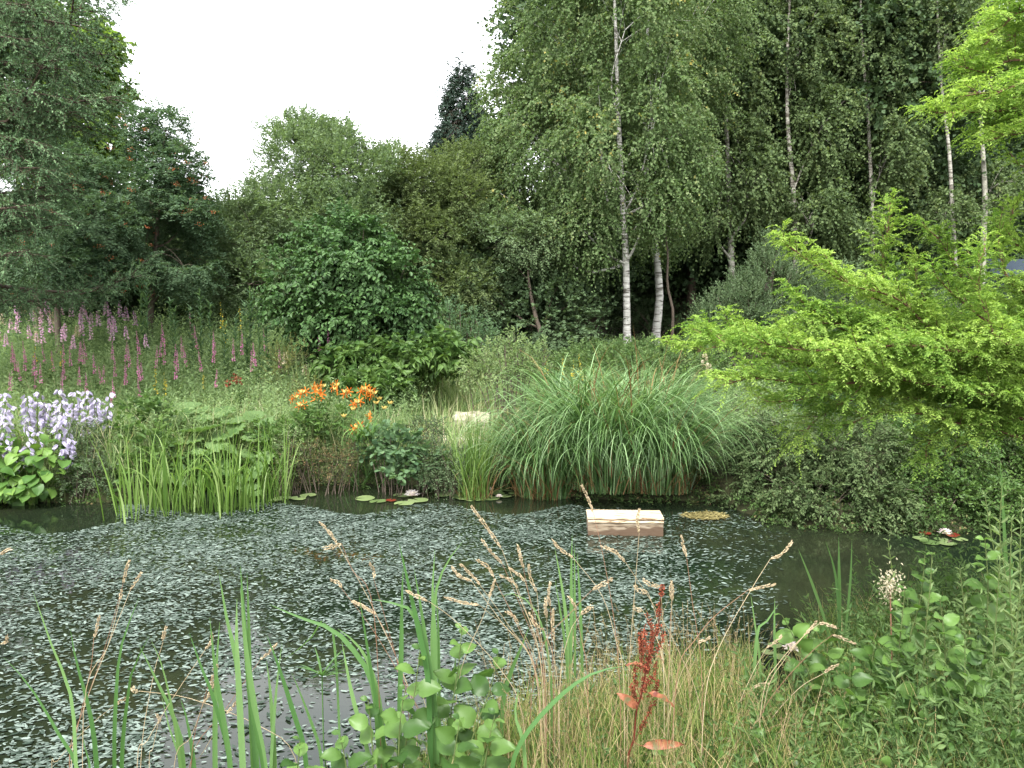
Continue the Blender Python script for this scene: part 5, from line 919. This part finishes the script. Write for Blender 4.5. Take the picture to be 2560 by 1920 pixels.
AL = [([(462, 628), (458, 670), (450, 720), (445, 775)], 3.15, 13, 'alder sapling with toothed round leaves, the tallest shoot in the lower middle'), ([(498, 655), (490, 690), (475, 730), (462, 780)], 3.1, 9, 'alder shoot with the broadest leaf, right of the tallest shoot'), ([(420, 650), (415, 690), (408, 730), (400, 790)], 3.05, 9, 'alder shoot left of the tallest shoot'),
      ([(405, 690), (400, 725), (398, 790)], 2.9, 8, 'small alder shoot low in the lower middle'), ([(340, 735), (345, 760), (350, 800)], 2.9, 8, 'alder shoot against the bright sky reflection'), ([(368, 700), (372, 740), (375, 800)], 3.0, 8, 'alder shoot between the sword leaves and the bright reflection'), ([(460, 720), (455, 750), (450, 800)], 2.8, 9, 'low alder shoot beneath the broad leaf'), ([(495, 715), (488, 745), (480, 800)], 2.85, 8, 'low alder shoot left of the dry grass'), ([(300, 740), (298, 765), (295, 800)], 2.9, 8, 'low leafy shoot at the foot of the tallest sword leaves')]
for pth, D, n, lab in AL: shoot('alder_sapling', lab, 'sapling', pth, D, int(n * 1.7), .092, .074, ALT, 'alder', k, ang=1.0, tilt=.45); k += 1
AR = [([(925, 555), (920, 600), (905, 660), (900, 740)], 3.4, 16, 'tall alder sapling behind the right bank weeds'), ([(985, 540), (988, 590), (985, 660), (980, 740)], 3.3, 14, 'alder sapling nearest the right edge'), ([(782, 615), (795, 640), (810, 680), (815, 740)], 3.5, 9, 'leaning alder shoot just right of the near water lily'), ([(820, 630), (830, 665), (835, 720)], 3.5, 11, 'alder shoot right of the leaning one'), ([(875, 640), (870, 680), (865, 740)], 3.3, 11, 'alder shoot with a large shining leaf on the right bank'), ([(940, 600), (945, 650), (945, 720)], 3.1, 13, 'bushy alder sapling in front of the tall one'), ([(905, 590), (900, 640), (895, 700)], 3.2, 12, 'alder sapling beside the dried white flower'), ([(850, 660), (850, 700), (850, 760)], 3.1, 10, 'low alder shoot above the right grass'), ([(965, 640), (965, 690), (965, 760)], 3.0, 12, 'low alder sapling in the right corner')]
for pth, D, n, lab in AR: shoot('alder_sapling', lab, 'sapling', pth, D, int(n * 1.9), .088, .07, ALT, 'alder', k, ang=1.0, tilt=.45); k += 1
# willow shoots right
WR = [([(1002, 485), (1000, 540), (1010, 600), (1020, 680)], 3.3, 34), ([(985, 495), (992, 540), (1002, 590), (1015, 680)], 3.4, 34), ([(1022, 500), (1020, 560), (1022, 640)], 3.2, 34), ([(1012, 520), (1010, 580), (1012, 660)], 3.1, 34), ([(888, 541), (893, 580), (898, 640), (903, 700)], 3.45, 26), ([(932, 555), (930, 590), (925, 640)], 3.3, 22), ([(960, 570), (965, 620), (965, 680)], 3.3, 26), ([(1000, 560), (996, 620), (990, 700)], 3.0, 30), ([(1020, 590), (1015, 650), (1010, 720)], 2.9, 30)]
WL = ['tall pale osier shoot at the right edge', 'osier shoot left of the tallest one', 'osier shoot cut by the right edge', 'shorter osier shoot among the tall ones', 'withered pale shoot with curled leaves over the dark water', 'small pale shoot topped above the alder', 'pale shoot rising between two alders', 'low osier shoot in the right weeds', 'bushy osier shoot in the right corner']
for (pth, D, n), lab in zip(WR, WL): shoot('willow_shoot', lab, 'plant', pth, D, int(n * 1.3), .065, .015, FOLD, 'palewillow', k, ang=.75, tilt=.5, tl=.05); k += 1
c = at(890, 586, 3.4); g = G(); rg = R(540); n = 220; B = c + rg.normal(0, 1, (n, 3)) * np.array([.028, .02, .04]); g.inst(FOLD, B, rg.normal(0, 1, (n, 3)), rg.normal(0, 1, (n, 3)), .014, .008, rg.random(n)); root = thing('dried_flower', 'fading cream flower cluster on the withered shoot', 'flower', c)
part('blossom', g, M['cream'], root); g = G(); g.tubes(np.array([[c, c + np.array([.02, 0, -.3]), np.array([c[0] + .04, c[1], gz(c[0], c[1])])]]), .003, 5, .5); part('stem', g, M['redstem'], root)

# red dock
D = 2.95; def_ = lambda x, y: (300 + 0, 0)
def zd(*a): return [(600 + a[i] * .10848, 580 + a[i + 1] * .10848) for i in range(0, len(a), 2)]
main = [at(x, y, D) for x, y in zd(580, 60, 545, 250, 540, 420, 470, 620, 430, 800, 385, 1040, 335, 1220, 310, 1480, 260, 1650)]
e = main[-1].copy(); e[2] = float(gz(e[0], e[1])) - .02; e[2] = min(e[2], main[-1][2] - .02); main.append(e)
root = thing('dock_plant', 'rusty red dock with seed spikes and three orange leaves in the dry grass', 'plant', e); Q = resample(curve(main, 40), 40)
g = G(); g.tubes(Q[None], np.linspace(.0015, .0055, 40)[None], 7, .1); gb = G(); rg = R(600)
side = [zd(430, 330, 480, 440, 500, 560), zd(410, 430, 420, 600, 430, 720), zd(370, 480, 385, 640, 410, 760), zd(580, 490, 560, 600, 480, 700), zd(380, 560, 380, 740, 400, 860), zd(525, 770, 490, 900, 400, 980), zd(330, 780, 325, 940, 370, 1060), zd(525, 930, 510, 1020, 420, 1080), zd(300, 980, 320, 1110, 345, 1180), zd(480, 480, 470, 640, 440, 780), zd(500, 1120, 450, 1230, 400, 1330, 320, 1480), zd(440, 900, 430, 980, 400, 1040), zd(465, 700, 440, 800, 420, 860)]
axes = [Q[:19]]
for s_ in side: P = np.array([at(x, y, D + rg.normal(0, .03)) for x, y in s_]); C = resample(curve(P, 10), 10); g.tubes(C[None], .0014, 4, .2); axes.append(C[:8])
for ax_ in axes:
    ln = np.linalg.norm(np.diff(ax_, axis=0), axis=1).sum(); n = int(ln * 1500); A_ = resample(ax_, 30); i0 = rg.integers(0, 30, n); wh = np.sin(i0 * 1.3) > -.55; i0 = i0[wh]; n = len(i0)
    o = unit(rg.normal(0, 1, (n, 3))); gb.inst(ROUND, A_[i0] + o * rg.uniform(.002, .009, (n, 1)), o, rg.normal(0, 1, (n, 3)), .0065, .0065, rg.random(n))
part('stem', g, M['dock'], root); part('seeds', gb, M['dock'], root)
for (b_, t_, w_, nn, a_) in [((340, 1185), (150, 995), .034, (.2, -1, .5), .3), ((430, 1040), (690, 1130), .022, (0, -.6, 1), 1.), ((395, 1530), (780, 1470), .036, (0, -1, .5), .15), ((400, 790), (210, 760), .010, (0, -.5, 1), .9), ((500, 712), (590, 722), .008, (0, -.5, 1), .6)]:
    p0, p1 = [at(*zd(*q)[0], D - .03) for q in (b_, t_)]; g = G(); js = Q[np.argmin(np.linalg.norm(Q - p0, axis=1) + .0)]; g.tubes(np.array([[js, (js + p0) / 2 + np.array([0, 0, -.006]), p0]]), .0018, 4, .5); d = p1 - p0; tv = []; K = 9
    nvec = unit(np.array(nn, float)); dv = unit(d); nvec = unit(nvec - (nvec @ dv) * dv); sv = np.cross(nvec, dv); V = []; q = []
    for i in range(K + 1):
        t = i / K; w_i = w_ * (math.sin(PI * t ** .75) ** .8) * .5 + .0005; c = p0 + d * t + nvec * .012 * math.sin(t * PI) - np.array([0, 0, .02]) * t * t
        wv_ = .005 * math.sin(i * 2.1); V += [c - sv * w_i + nvec * (w_i * .35 + wv_), c, c + sv * w_i + nvec * (w_i * .35 - wv_)]
        if i < K: q += [(3 * i, 3 * i + 1, 3 * i + 4, 3 * i + 3), (3 * i + 1, 3 * i + 2, 3 * i + 5, 3 * i + 4)]
    g.add(V, q, a_, 0, True); part('leaf', g, M['dockleaf'], root)

# near bank grass, dry grass and low weeds
rg = R(700); n = 30000; x = rg.uniform(-.9, 4.2, n); y = rg.uniform(2.1, 5.2, n); ok = (y < yN(x) + .12) & ~((np.abs(512 + x / y * F - 794) < 32) & (y > 3.75)); x, y = x[ok], y[ok]; n = len(x); B = np.stack([x, y, np.maximum(gz(x, y), 0) - .01], -1)
hh = np.interp(x / y, [-.3, -.1, .1, .3, .5], [.22, .30, .36, .36, .42]) * rg.uniform(.5, 1.3, n); g = G()
g.blades(B, rg.uniform(0, 6.28, n), rg.uniform(1.15, 1.57, n), hh, .0034 * rg.uniform(.6, 1.4, n), rg.uniform(.1, 1.5, n), np.clip(rg.random(n) ** 1.2 + .1, 0, 1), 6, roll=rg.normal(0, .8, n))
tag(g.build('bank_grass', M['grass']), 'green and straw-coloured grass covering the near bank', 'grass', kind='stuff')
n = 2100; x = rg.uniform(-.15, 2.1, n); y = rg.uniform(2.5, 4.8, n); u = x / y; ok = (y < yN(x) + .25) & ~((np.abs(512 + x / y * F - 794) < 32) & (y > 3.75)) & (rg.random(n) < np.interp(u, [-.12, 0, .12, .3, .45], [0, .5, 1, .6, 0])); x, y = x[ok], y[ok]; n = len(x)
B = np.stack([x, y, np.maximum(gz(x, y), 0)], -1); g = G(); az = rg.uniform(0, 6.28, n); L_ = rg.uniform(.28, .58, n); e0 = rg.uniform(1.1, 1.57, n); bd = rg.uniform(.0, .7, n)
g.blades(B, az, e0, L_, .0026 * np.ones(n), bd, rg.random(n), 7, prof=np.ones(8) * np.array([1, 1, .95, .9, .8, .7, .55, .4]))
m = n; K = 7; t = np.linspace(0, 1, 8); e_ = e0[:, None] - bd[:, None] * t ** 1.6; hx = (np.cos(e_[:, :-1]) * (L_ / 7)[:, None]).sum(1); hz = (np.sin(e_[:, :-1]) * (L_ / 7)[:, None]).sum(1); TP = B + np.stack([np.cos(az) * hx, np.sin(az) * hx, hz], -1)
k_ = rg.random(n) < .55; TPk = TP[k_]; DD = np.stack([np.cos(az) * np.cos(e0 - bd), np.sin(az) * np.cos(e0 - bd), np.sin(e0 - bd)], -1)[k_]
g.sprays(TPk - DD * .10, DD, .10, 18, .012, .0026, DIA, rg, droop=.2, ang=.5, tilt=1., tw=.0008, K=3, A=.5 + .5 * rg.random(len(TPk)))
tag(g.build('dry_grass', M['drygrass']), 'tangle of dry brown bent grass around the red dock', 'grass', kind='stuff')
for nm, cnt, nl, lL, lW, TT, ag, hk, mt, ph, lab in [('bank_herbs', 5200, 13, .042, .020, OVAL, 1.0, .9, 'herb', 0., 'low leafy weeds growing through the near bank grass'), ('willowherb', 3000, 18, .06, .013, LANCE, .85, 1.1, 'herb', 2.1, 'narrow-leaved weeds crowding the right of the near bank'), ('bank_clover', 1900, 7, .06, .044, OVAL, 1.2, .75, 'alder', 4.2, 'broader-leaved weeds low on the near bank')]:
    rg = R(702 + cnt); n = cnt; x = rg.uniform(-1.1, 4, n); y = rg.uniform(2.2, 5.0, n); u = x / y; pn = .5 + .5 * np.sin(x * 2.7 + ph + np.sin(y * 3.1 + ph)) * np.cos(y * 2.2 + ph)
    ok = (y < yN(x) + .05) & ~((np.abs(512 + x / y * F - 794) < 32) & (y > 3.75)) & (rg.random(n) < np.interp(u, [-.3, -.15, .1, .3, .42, .7], [.6, .5, .22, .28, .9, 1]) * (.3 + .9 * pn)); x, y = x[ok], y[ok]; n = len(x)
    B = np.stack([x, y, np.maximum(gz(x, y), 0)], -1); g = G(); hh = np.interp(x / y, [-.3, 0, .25, .42, .6], [.22, .25, .28, .42, .66]) * hk
    g.sprays(B, rg.normal(0, .3, (n, 3)) + np.array([0, 0, 1]), hh * rg.uniform(.65, 1.3, n), nl, lL, lW, TT, rg, droop=.12, ang=ag, tilt=.5, tw=.0018, K=4)
    tag(g.build(nm, M[mt]), lab, 'ground cover', kind='stuff')
for o in list(bpy.data.objects):
    if '_o' in o: del o['_o']
